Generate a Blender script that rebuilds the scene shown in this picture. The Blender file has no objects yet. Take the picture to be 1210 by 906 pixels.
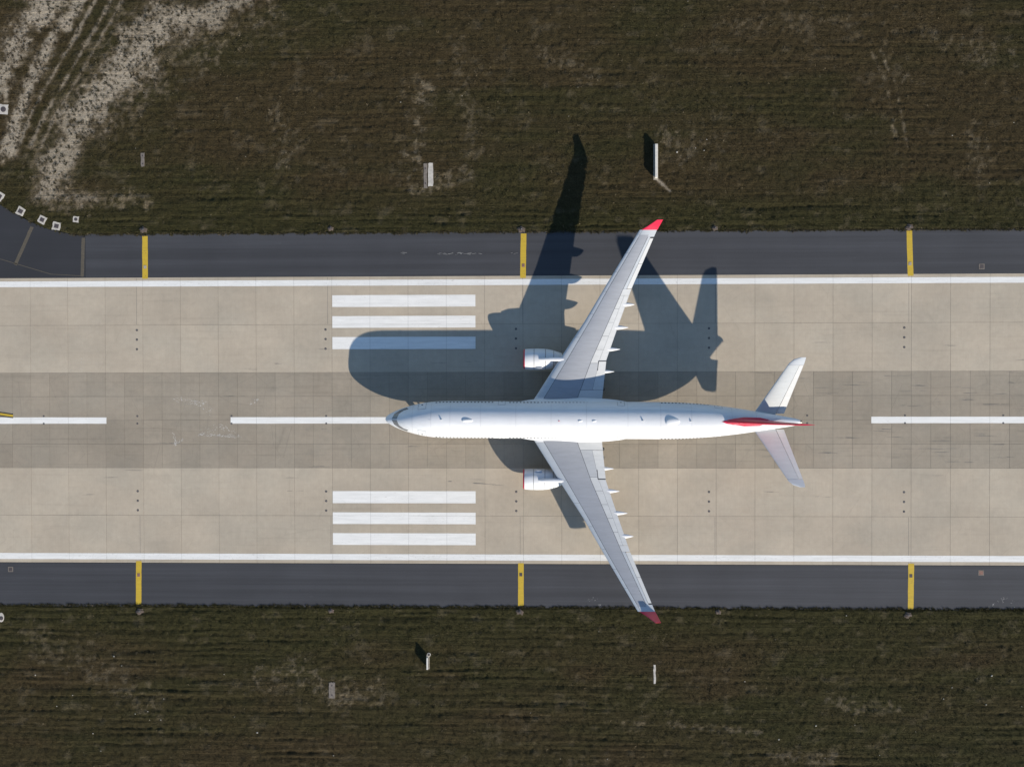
import bpy, bmesh, math, random
import numpy as np
from mathutils import Vector, Matrix, Euler

random.seed(7)
rng = np.random.default_rng(11)
scene = bpy.context.scene
C = scene.collection

# ------------------------------------------------------------------ camera, sky, sun, exposure
CAM_LOC = (4.388, 7.789, 185.016)
CAM_ROT = (-0.01131691, 0.03304451, -0.00209751)
FPX = 1400.0                                   # focal length in photo pixels (photo 1210 x 906)
cam_d = bpy.data.cameras.new('camera'); cam = bpy.data.objects.new('camera', cam_d); C.objects.link(cam)
cam.location = CAM_LOC; cam.rotation_euler = CAM_ROT
cam_d.sensor_width = 36; cam_d.lens = FPX / 1210 * 36; cam_d.sensor_fit = 'HORIZONTAL'
cam_d.clip_start = 1; cam_d.clip_end = 9000
scene.camera = cam

KX, KY = 1.50, -1.74                           # shadow length per metre of height, towards the sun
SUN_EL = math.atan(1 / math.hypot(KX, KY))
SUN_AZ = math.atan2(KX, KY)
world = bpy.data.worlds.new('World'); scene.world = world; world.use_nodes = True
wn = world.node_tree
sky = wn.nodes.new('ShaderNodeTexSky'); sky.sky_type = 'NISHITA'; sky.sun_disc = False
sky.sun_elevation = SUN_EL; sky.sun_rotation = SUN_AZ
sky.air_density = 1.0; sky.dust_density = 0.0; sky.ozone_density = 2.0
wn.nodes['Background'].inputs['Strength'].default_value = 0.100
wn.links.new(sky.outputs[0], wn.nodes['Background'].inputs[0])
sun_d = bpy.data.lights.new('sun', 'SUN'); sun = bpy.data.objects.new('sun', sun_d); C.objects.link(sun)
sun_d.energy = 4.2; sun_d.angle = math.radians(0.5); sun_d.color = (1.0, 0.915, 0.785)
sun.rotation_euler = Vector((KX, KY, 1)).to_track_quat('Z', 'Y').to_euler()
sun.location = (60, -70, 60)
scene.view_settings.view_transform = 'Standard'; scene.view_settings.look = 'None'
scene.view_settings.gamma = 1; scene.view_settings.exposure = 1.0

# pixel of the photograph -> point on a level plane
_R = np.array(Euler(CAM_ROT, 'XYZ').to_matrix())
def at(u, v, h=0.0):
    d = _R @ np.array([(u - 605) / FPX, -(v - 453) / FPX, -1.0])
    q = np.array(CAM_LOC) + d * (CAM_LOC[2] - h) / -d[2]
    return (float(q[0]), float(q[1]))

# ------------------------------------------------------------------ helpers
def lin(r, g, b):
    f = lambda c: c / 255 / 12.92 if c / 255 <= 0.04045 else ((c / 255 + 0.055) / 1.055) ** 2.4
    return (f(r), f(g), f(b), 1)

class NT:
    """small wrapper to write node trees"""
    def __init__(s, name):
        s.m = bpy.data.materials.new(name); s.m.use_nodes = True
        s.t = s.m.node_tree; s.b = s.t.nodes['Principled BSDF']
    def n(s, t, **kw):
        o = s.t.nodes.new(t)
        for k, v in kw.items(): setattr(o, k, v)
        return o
    def set(s, sock, v):
        if hasattr(v, 'is_output') or isinstance(v, bpy.types.NodeSocket): s.t.links.new(v, sock)
        else: sock.default_value = v
    def pos(s, scale=(1, 1, 1), obj=False):
        if obj:
            p = s.n('ShaderNodeTexCoord').outputs['Object']
        else:
            p = s.n('ShaderNodeNewGeometry').outputs['Position']
        mp = s.n('ShaderNodeMapping'); s.t.links.new(p, mp.inputs[0]); mp.inputs['Scale'].default_value = scale
        return mp.outputs[0]
    def noise(s, vec, scale, detail=4, rough=0.55, dist=0):
        o = s.n('ShaderNodeTexNoise'); s.t.links.new(vec, o.inputs['Vector'])
        o.inputs['Scale'].default_value = scale; o.inputs['Detail'].default_value = detail
        o.inputs['Roughness'].default_value = rough; o.inputs['Distortion'].default_value = dist
        return o.outputs[0]
    def ramp(s, f, a, b, va=0.0, vb=1.0):
        o = s.n('ShaderNodeMapRange'); s.t.links.new(f, o.inputs[0])
        for i, v in zip((1, 2, 3, 4), (a, b, va, vb)): o.inputs[i].default_value = v
        return o.outputs[0]
    def math(s, op, a, b=0.0):
        o = s.n('ShaderNodeMath', operation=op); s.set(o.inputs[0], a); s.set(o.inputs[1], b); return o.outputs[0]
    def mix(s, f, a, b, mode='MIX'):
        o = s.n('ShaderNodeMix', data_type='RGBA', blend_type=mode)
        s.set(o.inputs[0], f); s.set(o.inputs[6], a); s.set(o.inputs[7], b); return o.outputs[2]
    def scale(s, col, f):
        o = s.n('ShaderNodeVectorMath', operation='SCALE'); s.set(o.inputs[0], col[:3] if isinstance(col, tuple) else col); s.set(o.inputs['Scale'], f); return o.outputs[0]
    def bump(s, h, strength, dist):
        o = s.n('ShaderNodeBump'); s.t.links.new(h, o.inputs['Height'])
        o.inputs['Strength'].default_value = strength; o.inputs['Distance'].default_value = dist
        s.t.links.new(o.outputs[0], s.b.inputs['Normal'])
    def done(s, col=None, rough=0.8, metal=0.0, spec=0.5, coat=0.0):
        if col is not None: s.set(s.b.inputs['Base Color'], col)
        s.set(s.b.inputs['Roughness'], rough); s.b.inputs['Metallic'].default_value = metal
        s.b.inputs['Specular IOR Level'].default_value = spec
        if coat: s.b.inputs['Coat Weight'].default_value = coat; s.b.inputs['Coat Roughness'].default_value = 0.12
        return s.m

def simple(name, col, rough=0.5, metal=0.0, var=0.12, scale=1.2, coat=0.0, spec=0.5, obj=True):
    t = NT(name); v = t.pos(obj=obj)
    f = t.ramp(t.noise(v, scale, 5), 0.3, 0.7, 1 - var, 1 + var)
    return t.done(t.scale(col, f), rough, metal, spec, coat)

def concrete(name, col, streak, keel=False):
    t = NT(name)
    info = t.n('ShaderNodeObjectInfo').outputs['Random']
    v = t.pos()
    big = t.math('MULTIPLY', t.ramp(t.noise(v, 0.12, 4), 0.35, 0.68, 0.93, 1.06), t.ramp(t.noise(t.pos((0.012, 0.10, 1)), 1.0, 3), 0.35, 0.65, 0.93, 1.05))
    med = t.ramp(t.noise(v, 1.1, 5, 0.65), 0.3, 0.7, 0.94, 1.05)
    fine = t.ramp(t.noise(v, 14, 3, 0.7), 0.25, 0.75, 0.93, 1.07)
    slab = t.ramp(info, 0, 1, 0.935 if keel else 0.965, 1.055 if keel else 1.03)
    f = t.math('MULTIPLY', t.math('MULTIPLY', big, med), t.math('MULTIPLY', fine, slab))
    # brushed drag lines along Y, seen as fine vertical streaks
    drag = t.ramp(t.noise(t.pos((6.0, 0.25, 1)), 1.0, 4, 0.7), 0.3, 0.7, 0.965, 1.03)
    f = t.math('MULTIPLY', f, drag)
    # rubber streaks lengthways
    s1 = t.ramp(t.noise(t.pos((0.045, 1.9, 1)), 1.0, 4, 0.6), 0.56, 0.75, 1.0, 1 - streak)
    s2 = t.ramp(t.noise(t.pos((0.16, 6.0, 1)), 1.0, 3, 0.5), 0.66, 0.76, 1.0, 1 - streak * 0.9)
    f = t.math('MULTIPLY', f, t.math('MULTIPLY', s1, s2))
    # hue drift: warm and greyish-green areas
    hue = t.ramp(t.noise(t.pos((0.09, 0.14, 1)), 1.0, 3), 0.42, 0.62)
    warm = col; cool = (col[0] * 0.955, col[1] * 0.975, col[2] * 0.99, 1)
    c = t.mix(hue, warm, cool)
    # damp greyish-green blotches and pale repaired skin
    bl = t.ramp(t.noise(t.pos((0.35, 0.5, 1)), 1.0, 5, 0.65), 0.56, 0.72, 0.0, 0.55 if keel else 0.3)
    c = t.mix(bl, c, (col[0] * 0.82, col[1] * 0.85, col[2] * 0.88, 1))
    pl = t.ramp(t.noise(t.pos((0.5, 0.9, 1)), 0.8, 5, 0.7), 0.60, 0.78, 0.0, 0.5)
    c = t.mix(pl, c, (col[0] * 1.12, col[1] * 1.12, col[2] * 1.12, 1))
    # hairline cracks
    vo = t.n('ShaderNodeTexVoronoi', feature='DISTANCE_TO_EDGE'); t.t.links.new(t.pos((0.11, 0.16, 1)), vo.inputs['Vector']); vo.inputs['Scale'].default_value = 1.0
    cr = t.ramp(vo.outputs['Distance'], 0.0, 0.006, 0.88 if keel else 0.93, 1.0)
    f = t.math('MULTIPLY', f, cr)
    # speckle of dark oil spots
    sp = t.ramp(t.noise(v, 2.6, 2, 0.5), 0.74, 0.80, 1.0, 0.8)
    t.bump(t.noise(v, 25, 3), 0.25, 0.01)
    return t.done(t.scale(c, t.math('MULTIPLY', f, sp)), 0.85, spec=0.3)

def asphalt(name, col, band=0.10):
    t = NT(name); v = t.pos()
    big = t.ramp(t.noise(v, 0.15, 4), 0.3, 0.7, 0.92, 1.08)
    lanes = t.ramp(t.noise(t.pos((0.012, 0.75, 1)), 1.0, 3, 0.6), 0.34, 0.66, 1 - band, 1 + band)
    lanes2 = t.ramp(t.noise(t.pos((0.05, 3.2, 1)), 1.0, 3, 0.6), 0.34, 0.7, 0.95, 1.06)
    fine = t.ramp(t.noise(v, 9, 4, 0.75), 0.25, 0.75, 0.86, 1.14)
    f = t.math('MULTIPLY', t.math('MULTIPLY', big, lanes), t.math('MULTIPLY', fine, lanes2))
    pale = t.ramp(t.noise(t.pos((0.22, 1.5, 1)), 1.0, 5, 0.7), 0.64, 0.80, 1.0, 1.45)
    t.bump(t.noise(v, 30, 2), 0.3, 0.01)
    return t.done(t.scale(col, t.math('MULTIPLY', f, pale)), 0.8, spec=0.35)

def paint(name, col, under, wear=0.585, rough=0.6):
    t = NT(name); v = t.pos()
    w1 = t.ramp(t.noise(t.pos((1.1, 3.6, 1)), 1.7, 6, 0.78), wear, wear + 0.08)
    where = t.ramp(t.noise(t.pos((0.10, 0.55, 1)), 1.0, 3), 0.42, 0.62)
    w = t.math('MULTIPLY', w1, t.math('ADD', 0.25, t.math('MULTIPLY', where, 0.75)))
    tone = t.ramp(t.noise(t.pos((0.25, 2.6, 1)), 1.0, 5, 0.65), 0.3, 0.7, 0.88, 1.05)
    return t.done(t.mix(w, t.scale(col, tone), under), rough, spec=0.3)

M = {}
M['slab'] = concrete('concrete_light', (0.352, 0.297, 0.228, 1), 0.09)
M['keel'] = concrete('concrete_keel', (0.250, 0.211, 0.162, 1), 0.17, True)
M['joint'] = simple('joint_sealant', (0.11, 0.10, 0.09, 1), 0.9, var=0.25, obj=False)
M['asphalt'] = asphalt('asphalt_shoulder', (0.0345, 0.0352, 0.0398, 1), 0.17)
M['asphalt2'] = asphalt('asphalt_taxiway', (0.021, 0.0215, 0.025, 1), 0.05)
M['wpaint'] = paint('white_paint', (0.625, 0.61, 0.58, 1), (0.33, 0.30, 0.26, 1))
M['wpaint2'] = paint('white_edge_paint', (0.60, 0.588, 0.562, 1), (0.34, 0.32, 0.29, 1), 0.555)
M['ypaint'] = paint('yellow_paint', (0.42, 0.285, 0.028, 1), (0.13, 0.10, 0.045, 1), 0.56)
M['bpaint'] = paint('black_paint', (0.03, 0.03, 0.03, 1), (0.12, 0.11, 0.1, 1), 0.62)
M['oldpaint'] = paint('old_worn_marking', (0.075, 0.064, 0.048, 1), (0.20, 0.15, 0.08, 1), 0.56)
M['chip'] = simple('asphalt_chip', (0.17, 0.165, 0.16, 1), 0.9, var=0.35, scale=3, obj=False)
M['weathered'] = simple('weathered_footing', (0.13, 0.11, 0.092, 1), 0.9, var=0.3, scale=2.5, obj=False)
M['scuff'] = simple('pale_scuff', (0.42, 0.40, 0.37, 1), 0.9, var=0.25, scale=3, obj=False)
M['rubber'] = simple('rubber_mark', (0.10, 0.095, 0.09, 1), 0.9, var=0.3, scale=3, obj=False)
M['pad'] = simple('pit_concrete', (0.37, 0.34, 0.30, 1), 0.9, var=0.2, scale=2.5, obj=False)
M['oldpad'] = simple('old_concrete', (0.25, 0.22, 0.18, 1), 0.9, var=0.3, scale=2.5, obj=False)
M['iron'] = simple('cast_iron', (0.045, 0.036, 0.036, 1), 0.7, var=0.25, scale=4)
M['rust'] = simple('rusty_cover', (0.17, 0.09, 0.07, 1), 0.85, var=0.3, scale=5)
M['earth'] = simple('brown_earth', (0.065, 0.048, 0.038, 1), 0.95, var=0.35, scale=5, obj=False)
M['glass'] = simple('lamp_glass', (0.12, 0.12, 0.12, 1), 0.15, var=0.02)
M['yellow_metal'] = simple('yellow_metal', (0.45, 0.28, 0.03, 1), 0.5)
# aircraft
def airpaint(name, col, rough=0.36, dirt=0.09, coat=0.12):
    t = NT(name); v = t.pos((0.35, 2.2, 2.2), obj=True)
    f = t.ramp(t.noise(v, 1.0, 5, 0.6), 0.35, 0.75, 1.03, 1 - dirt)
    g = t.ramp(t.noise(t.pos((0.6, 0.6, 0.6), obj=True), 0.9, 4), 0.3, 0.7, 0.98, 1.02)
    r = t.ramp(t.noise(v, 2.0, 4), 0.3, 0.7, rough * 0.85, rough * 1.25)
    return t.done(t.scale(col, t.math('MULTIPLY', f, g)), r, coat=coat)
M['white'] = airpaint('aircraft_white', (0.56, 0.56, 0.565, 1), 0.45, 0.09, 0.0)
M['red'] = airpaint('aircraft_red', (0.43, 0.006, 0.034, 1), 0.35, 0.03)
M['wing_grey'] = airpaint('wing_grey', (0.255, 0.264, 0.285, 1), 0.6, 0.10, 0.0)
M['wing_light'] = airpaint('wing_light_grey', (0.43, 0.435, 0.435, 1), 0.6, 0.09, 0.0)
M['wing_mid'] = airpaint('wing_mid_grey', (0.33, 0.34, 0.355, 1), 0.6, 0.09, 0.0)
M['slat'] = airpaint('slat_grey', (0.38, 0.40, 0.42, 1), 0.45, 0.06, 0.0)
M['tail_grey'] = airpaint('tailplane_grey', (0.415, 0.43, 0.43, 1), 0.6, 0.06, 0.0)
M['flap_white'] = airpaint('aileron_white', (0.47, 0.47, 0.46, 1), 0.55, 0.05, 0.0)
M['dark'] = simple('dark_gap', (0.03, 0.03, 0.035, 1), 0.8)
M['seam'] = simple('panel_seam', (0.16, 0.17, 0.19, 1), 0.7)
M['seam_dark'] = simple('panel_gap', (0.05, 0.055, 0.065, 1), 0.8)
M['window'] = simple('window_glass', (0.025, 0.028, 0.035, 1), 0.12, var=0.05)
M['visor'] = simple('windscreen_glass', (0.16, 0.155, 0.15, 1), 0.18, var=0.08)
M['metal'] = simple('bare_metal', (0.42, 0.42, 0.43, 1), 0.32, 0.85, var=0.08)
M['hot_metal'] = simple('exhaust_metal', (0.20, 0.18, 0.16, 1), 0.4, 0.8, var=0.2)
M['tyre'] = simple('tyre_rubber', (0.025, 0.025, 0.026, 1), 0.85)
M['sign_face'] = simple('sign_face', (0.03, 0.03, 0.034, 1), 0.4)
M['sign_case'] = simple('sign_case', (0.50, 0.47, 0.42, 1), 0.5, var=0.12, scale=3)

def mesh_obj(name, verts, faces, mat=None, parent=None, smooth=None):
    me = bpy.data.meshes.new(name)
    me.from_pydata([tuple(map(float, v)) for v in verts], [], faces)
    if mat: me.materials.append(M[mat] if isinstance(mat, str) else mat)
    if smooth is not None:
        me.polygons.foreach_set('use_smooth', [True] * len(me.polygons))
        me.set_sharp_from_angle(angle=math.radians(smooth))
    me.update()
    o = bpy.data.objects.new(name, me); C.objects.link(o)
    if parent: o.parent = parent
    return o
def fixn(o):
    bm = bmesh.new(); bm.from_mesh(o.data); bmesh.ops.recalc_face_normals(bm, faces=bm.faces); bm.to_mesh(o.data); bm.free(); return o
def tag(o, label=None, cat=None, group=None, kind=None):
    if label: o['label'] = label
    if cat: o['category'] = cat
    if group: o['group'] = group
    if kind: o['kind'] = kind
    return o
def empty(name, loc, rz=0):
    o = bpy.data.objects.new(name, None); C.objects.link(o); o.location = loc; o.rotation_euler = (0, 0, rz)
    o.empty_display_size = 0.3; return o
def copy_tree(o, parent=None):
    c = o.copy(); C.objects.link(c); c.parent = parent
    for ch in list(o.children): copy_tree(ch, c)
    return c
def boxdata(x0, x1, y0, y1, z0, z1, ch=0.0):
    v = [(x0, y0, z0), (x1, y0, z0), (x1, y1, z0), (x0, y1, z0)]
    f = [(3, 2, 1, 0)]
    if ch <= 0:
        v += [(x0, y0, z1), (x1, y0, z1), (x1, y1, z1), (x0, y1, z1)]
        f += [(0, 1, 5, 4), (1, 2, 6, 5), (2, 3, 7, 6), (3, 0, 4, 7), (4, 5, 6, 7)]
    else:
        v += [(x0, y0, z1 - ch), (x1, y0, z1 - ch), (x1, y1, z1 - ch), (x0, y1, z1 - ch)]
        v += [(x0 + ch, y0 + ch, z1), (x1 - ch, y0 + ch, z1), (x1 - ch, y1 - ch, z1), (x0 + ch, y1 - ch, z1)]
        for a in (0, 4):
            f += [(a + i, a + (i + 1) % 4, a + 4 + (i + 1) % 4, a + 4 + i) for i in range(4)]
        f += [(8, 9, 10, 11)]
    return v, f
def box(name, x0, x1, y0, y1, z0, z1, mat, parent=None, ch=0.0):
    v, f = boxdata(x0, x1, y0, y1, z0, z1, ch); return mesh_obj(name, v, f, mat, parent)
def lathe(name, prof, mat, parent=None, n=32, axis='x', centre=(0, 0, 0), smooth=40, sc=(1, 1)):
    """prof: list of (along, radius)"""
    v = []; f = []
    for a, r in prof:
        for i in range(n):
            t = 2 * math.pi * i / n; p, q = r * math.cos(t) * sc[0], r * math.sin(t) * sc[1]
            v.append({'x': (a, p, q), 'y': (p, a, q), 'z': (p, q, a)}[axis])
    v = [(x + centre[0], y + centre[1], z + centre[2]) for x, y, z in v]
    for k in range(len(prof) - 1):
        for i in range(n):
            j = (i + 1) % n; f.append((k * n + i, k * n + j, (k + 1) * n + j, (k + 1) * n + i))
    f.append(tuple(range(n))[::-1]); f.append(tuple(range((len(prof) - 1) * n, len(prof) * n)))
    return fixn(mesh_obj(name, v, f, mat, parent, smooth))

# ---- lattice noise for shapes of the ground
def vnoise(x, y, s, seed):
    r = np.random.default_rng(seed).random((256, 256))
    x = np.asarray(x) / s; y = np.asarray(y) / s
    xi = np.floor(x).astype(int); yi = np.floor(y).astype(int)
    fx = x - xi; fy = y - yi; fx = fx * fx * (3 - 2 * fx); fy = fy * fy * (3 - 2 * fy)
    g = lambda i, j: r[i % 256, j % 256]
    return (g(xi, yi) * (1 - fx) + g(xi + 1, yi) * fx) * (1 - fy) + (g(xi, yi + 1) * (1 - fx) + g(xi + 1, yi + 1) * fx) * fy
def fbm(x, y, s, seed, o=4):
    t = 0; a = 1; n = 0
    for k in range(o):
        t = t + a * vnoise(x + 13.7 * k, y - 7.1 * k, s / 2 ** k, seed + k); n += a; a *= 0.55
    return t / n
def sstep(a, b, x):
    t = np.clip((x - a) / (b - a), 0, 1); return t * t * (3 - 2 * t)

# ------------------------------------------------------------------ ground with grass
EDGE_T, EDGE_B = 29.28, -29.28
FIL = [at(*p) for p in [(103, 279), (93, 278.5), (74, 275), (58, 271.5), (36, 262.5), (17.4, 253), (0, 242)]]
FIL += [(-88.0, 38.2), (-95.0, 44.0), (-103.0, 53.0), (-110.0, 64.0), (-116.0, 80.0), (-118.0, 100.0)]
_fx = np.array([p[0] for p in FIL])[::-1]; _fy = np.array([p[1] for p in FIL])[::-1]
def pave_top(x):
    return np.where(x > _fx[-1], EDGE_T, np.where(x < -118, 5000.0, np.interp(x, _fx, _fy)))
def in_taxi_far(x, y):
    return (x < -118) & (x > -160) & (y > 0)

# bare sandy tracks, from the photograph: (points in pixels, half width in pixels, strength)
SAND = [
    ([(-6, 112), (4, 85), (18, 55), (30, 30), (55, 8), (85, -25)], 16, 1.0),
    ([(10, 178), (20, 140), (33, 105), (48, 75), (62, 45), (84, 18), (105, -20)], 10, 1.1),
    ([(24, 168), (40, 128), (62, 90), (84, 52), (110, 5), (122, -20)], 2.8, 0.72),
    ([(36, 172), (56, 130), (76, 98), (100, 55), (132, 0)], 2.8, 0.66), ([(48, 176), (66, 136), (88, 100), (112, 58), (145, 0)], 2.4, 0.6),
    ([(56, 220), (70, 190), (86, 160), (104, 128)], 17, 0.9),
    ([(100, 132), (125, 108), (150, 88), (170, 60), (186, 38), (205, 22)], 25, 1.15),
    ([(150, 40), (180, 14), (230, 22), (262, 14), (300, -8), (330, -25)], 14, 0.85),
    ([(60, 215), (72, 228), (90, 234), (112, 236)], 9, 0.62),
    ([(85, 232), (115, 236), (165, 234)], 9, 0.5), ([(40, 215), (60, 235), (100, 240)], 12, 0.5), ([(130, 120), (190, 70), (300, 20)], 26, 0.4), ([(45, 180), (70, 130), (105, 80), (140, 20)], 13, 0.35),
    ([(500, 100), (504, 108), (497, 122), (506, 118)], 6.5, 0.595), ([(490, 135), (496, 162), (488, 186)], 7.5, 0.58), ([(481, 178), (488, 188)], 5, 0.595), ([(1040, 60), (1058, 100), (1072, 172)], 1.6, 0.5), ([(1030, 62), (1048, 102), (1060, 172)], 1.6, 0.45), ([(640, 60), (700, 90)], 9, 0.3), ([(860, 30), (1000, 25)], 8, 0.3), ([(1100, 40), (1190, 70)], 9, 0.35), ([(540, 60), (560, 180)], 9, 0.25),
    ([(476, 205), (492, 222), (512, 222), (548, 205)], 10, 0.42), ([(503, 195), (503, 222)], 4, 0.55),
    ([(777, 213), (784, 219), (792, 226)], 1.6, 1.0),
    ([(790, 168), (800, 185), (835, 165)], 14, 0.34), ([(310, 800), (350, 790), (400, 820), (440, 815)], 12, 0.42),
    ([(325, 130), (345, 170), (330, 200)], 10, 0.32), ([(40, 760), (120, 790), (170, 830)], 14, 0.28),
    ([(1150, 150), (1158, 205)], 8, 0.3), ([(1070, 92), (1085, 98)], 6, 0.4), ([(980, 830), (1060, 838)], 7, 0.4),
    ([(910, 890), (980, 897)], 6, 0.4), ([(730, 852), (900, 865)], 3, 0.4),
]
SANDW = [([at(*p) for p in pts], hw / 7.55, st) for pts, hw, st in SAND]
def sand_mask(x, y, weak=False):
    m = np.zeros_like(x)
    n = fbm(x, y, 3.2, 71, 5) - 0.5
    n2 = fbm(x, y, 0.8, 77, 3) - 0.5
    for pts, hw, st in SANDW:
        if weak != (st < 0.6): continue
        bx0 = min(p[0] for p in pts) - 8; bx1 = max(p[0] for p in pts) + 8
        by0 = min(p[1] for p in pts) - 8; by1 = max(p[1] for p in pts) + 8
        k = np.where((x > bx0) & (x < bx1) & (y > by0) & (y < by1))[0]
        if not len(k): continue
        d = np.full(len(k), 1e9); X = x[k]; Y = y[k]
        for (ax, ay), (bx, by) in zip(pts[:-1], pts[1:]):
            dx, dy = bx - ax, by - ay; t = np.clip(((X - ax) * dx + (Y - ay) * dy) / (dx * dx + dy * dy), 0, 1)
            d = np.minimum(d, np.hypot(X - ax - t * dx, Y - ay - t * dy))
        v = min(st, 1.0) * sstep(1.75, 0.05, d / hw + 1.9 * n[k] + (1.6 + 4.0 * max(0, 0.8 - st)) * n2[k])
        m[k] = np.maximum(m[k], np.clip(v, 0, 1.1))
    return m
FLAT = [at(u, v) + (rx, ry) for u, v, rx, ry in ((24.5, 249.8, 1.3, 1.3), (50, 259.8, 1.3, 1.3), (67, 267.3, 1.3, 1.3), (0, 232, 1.3, 1.3), (89.8, 259.3, 1.0, 1.0), (4.2, 129.5, 1.4, 1.4),
    (1.5, 729, 1.1, 1.3), (506, 207, 1.5, 3.0), (168.7, 189, 0.8, 1.8), (392.3, 815, 1.1, 2.0), (773.5, 796, 0.7, 2.3), (774.8, 191.5, 0.9, 3.6), (506, 779, 0.8, 2.0))]
def mow(x, y):
    """height of mown rows, furrows and clumps"""
    w = y + 0.5 * (fbm(x, y, 14, 5, 2) - 0.5) + 0.22 * (vnoise(x, y, 1.6, 9) - 0.5)
    amp = 0.50 + 0.50 * sstep(0.36, 0.66, fbm(x * 0.3, y, 6, 21, 2))
    amp = amp * np.where(y < 0, 1.0, 0.62 + 0.38 * sstep(37, 31, y))
    v = vnoise(x * 0.035, w, 0.43, 33)
    v2 = vnoise(x * 0.05, w, 0.30, 37)
    rows = ((v - 0.5) * 0.14 - 0.07 * sstep(0.38, 0.12, v) + (v2 - 0.5) * 0.09) * amp
    rot = 0.8 * x - 0.6 * y; rot2 = 0.6 * x + 0.8 * y
    lumps = (vnoise(rot * 0.7, rot2, 0.40, 45) - 0.5) * 0.13 + (vnoise(x, y, 0.70, 47) - 0.5) * 0.10 + (fbm(x, y, 5.0, 52, 2) - 0.5) * 0.08
    f = np.ones_like(x)
    for fx, fy, rx, ry in FLAT: f *= 1 - np.exp(-(((x - fx) / rx) ** 2 + ((y - fy) / ry) ** 2) ** 2)
    return (rows + lumps) * f
GREEN = np.array([0.0272, 0.0256, 0.0095]); BROWN = np.array([0.0372, 0.0275, 0.0128]); DRY = np.array([0.135, 0.108, 0.070])
SANDC = np.array([0.265, 0.222, 0.165])
def grass_col(x, y, sm):
    wk = 1.9 * sand_mask(x, y, True) ** 1.3 * (0.10 + 0.90 * sstep(0.50, 0.64, fbm(x, y, 0.6, 133, 2)))
    e = np.where(y > 0, y - EDGE_T, EDGE_B - y)
    b = sstep(0.36, 0.64, fbm(x * 0.55, y, 12, 101, 3)) * 0.6 + 0.4 * sstep(0.3, 0.7, fbm(x * 0.2, y, 2.2, 107, 3))
    b = b * sstep(1, 9, e) + 0.12
    b = np.clip(b + 0.15 * (y > 40), 0, 1)[:, None]
    c = GREEN * (1 - b) + BROWN * b
    d = (sstep(0.60, 0.80, fbm(x * 0.7, y, 1.3, 113, 4)) * 0.22)[:, None]
    c = c * (1 - d) + DRY * d
    d = np.clip(wk, 0, 1)[:, None]; c = c * (1 - d) + DRY * d
    fr = (0.45 * sstep(0.45, 0.0, e) * (y > 0) * vnoise(x, y, 0.7, 141))[:, None]; c = c * (1 - fr) + DRY * 0.7 * fr
    s = np.clip(sm, 0, 1)[:, None]
    lo = np.clip(s * 1.7, 0, 1); hi = np.clip(s * 1.7 - 0.7, 0, 1)
    c = c * (1 - lo) + np.array([0.105, 0.082, 0.053]) * lo
    return c * (1 - hi) + SANDC * hi

def axis(fine_segments, step, far):
    a = []
    for lo, hi in fine_segments: a += list(np.arange(lo, hi, step))
    a += list(far); return np.array(sorted(set(np.round(a, 4))))
gx = axis([(-92, 87.01)], 0.21, [-4000, -1500, -700, -400, -250, -180, -160.2, -159.8, -140, -118.2, -117.8, -110, -104, -100, -96, 92, 97, 104, 115, 130, 180, 250, 400, 700, 1500, 4000])
gy = axis([(-62, -28.6), (28.6, 71)], 0.19, [-4000, -1500, -700, -350, -200, -130, -95, -80, -70, -65, -20, 0, 20, 75, 80, 90, 100, 130, 200, 350, 700, 1500, 4000])
GX, GY = np.meshgrid(gx, gy); X = GX.ravel(); Y = GY.ravel()
sm = sand_mask(X, Y)
inside = np.where(Y > 0, Y - pave_top(X), EDGE_B - Y)                      # >0 out in the grass
inside = np.where(in_taxi_far(X, Y), -5, np.where((X <= -160) & (Y > 0), Y - EDGE_T, inside))
wig = 0.50 * (fbm(X, Y, 1.1, 61, 2) - 0.5)
up = sstep(-0.10, 0.20, inside + wig)
h = mow(X, Y) * (1 - 0.75 * np.clip(sm, 0, 1)) * np.where(np.abs(X) < 95, 1, 0.0)
Z = -0.35 * (1 - up) + up * (0.05 + h * sstep(0.0, 0.8, inside))
me = bpy.data.meshes.new('grass_field')
nx, ny = len(gx), len(gy)
idx = np.arange(nx * ny).reshape(ny, nx)
quads = np.stack([idx[:-1, :-1], idx[:-1, 1:], idx[1:, 1:], idx[1:, :-1]], -1).reshape(-1, 4)
def fill_mesh(me, co, faces, cols=None, smooth=True):
    k = faces.shape[1]; me.vertices.add(len(co)); me.vertices.foreach_set('co', co.astype(np.float32).ravel())
    me.loops.add(faces.size); me.loops.foreach_set('vertex_index', faces.astype(np.int32).ravel())
    me.polygons.add(len(faces)); me.polygons.foreach_set('loop_start', np.arange(0, faces.size, k, dtype=np.int32))
    me.polygons.foreach_set('use_smooth', np.full(len(faces), smooth))
    if cols is not None:
        a = me.color_attributes.new('tint', 'FLOAT_COLOR', 'POINT')
        a.data.foreach_set('color', np.concatenate([cols, np.ones((len(cols), 1))], 1).astype(np.float32).ravel())
    me.update(calc_edges=True)
soil = grass_col(X, Y, sm)
fill_mesh(me, np.stack([X, Y, Z], 1), quads, soil)
def tint_mat(name, var, scale, bump):
    t = NT(name); a = t.n('ShaderNodeVertexColor', layer_name='tint').outputs[0]
    v = t.pos(); f = t.ramp(t.noise(v, scale, 5, 0.75), 0.32, 0.68, 1 - var, 1 + var)
    if bump:
        line = t.noise(t.pos((0.10, 3.2, 1)), 1.0, 3, 0.6)
        t.bump(t.math('ADD', t.math('MULTIPLY', line, 0.7), t.noise(v, 5.0, 4, 0.7)), 1.0, 0.20)
    return t.done(t.scale(a, f), 0.95, spec=0.1)
me.materials.append(tint_mat('grass_ground', 0.42, 4.5, True))
ground = bpy.data.objects.new('grass_field', me); C.objects.link(ground)
tag(ground, 'dark green and brown mown grass field with bare sandy tracks', 'grass field', kind='structure')

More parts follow.
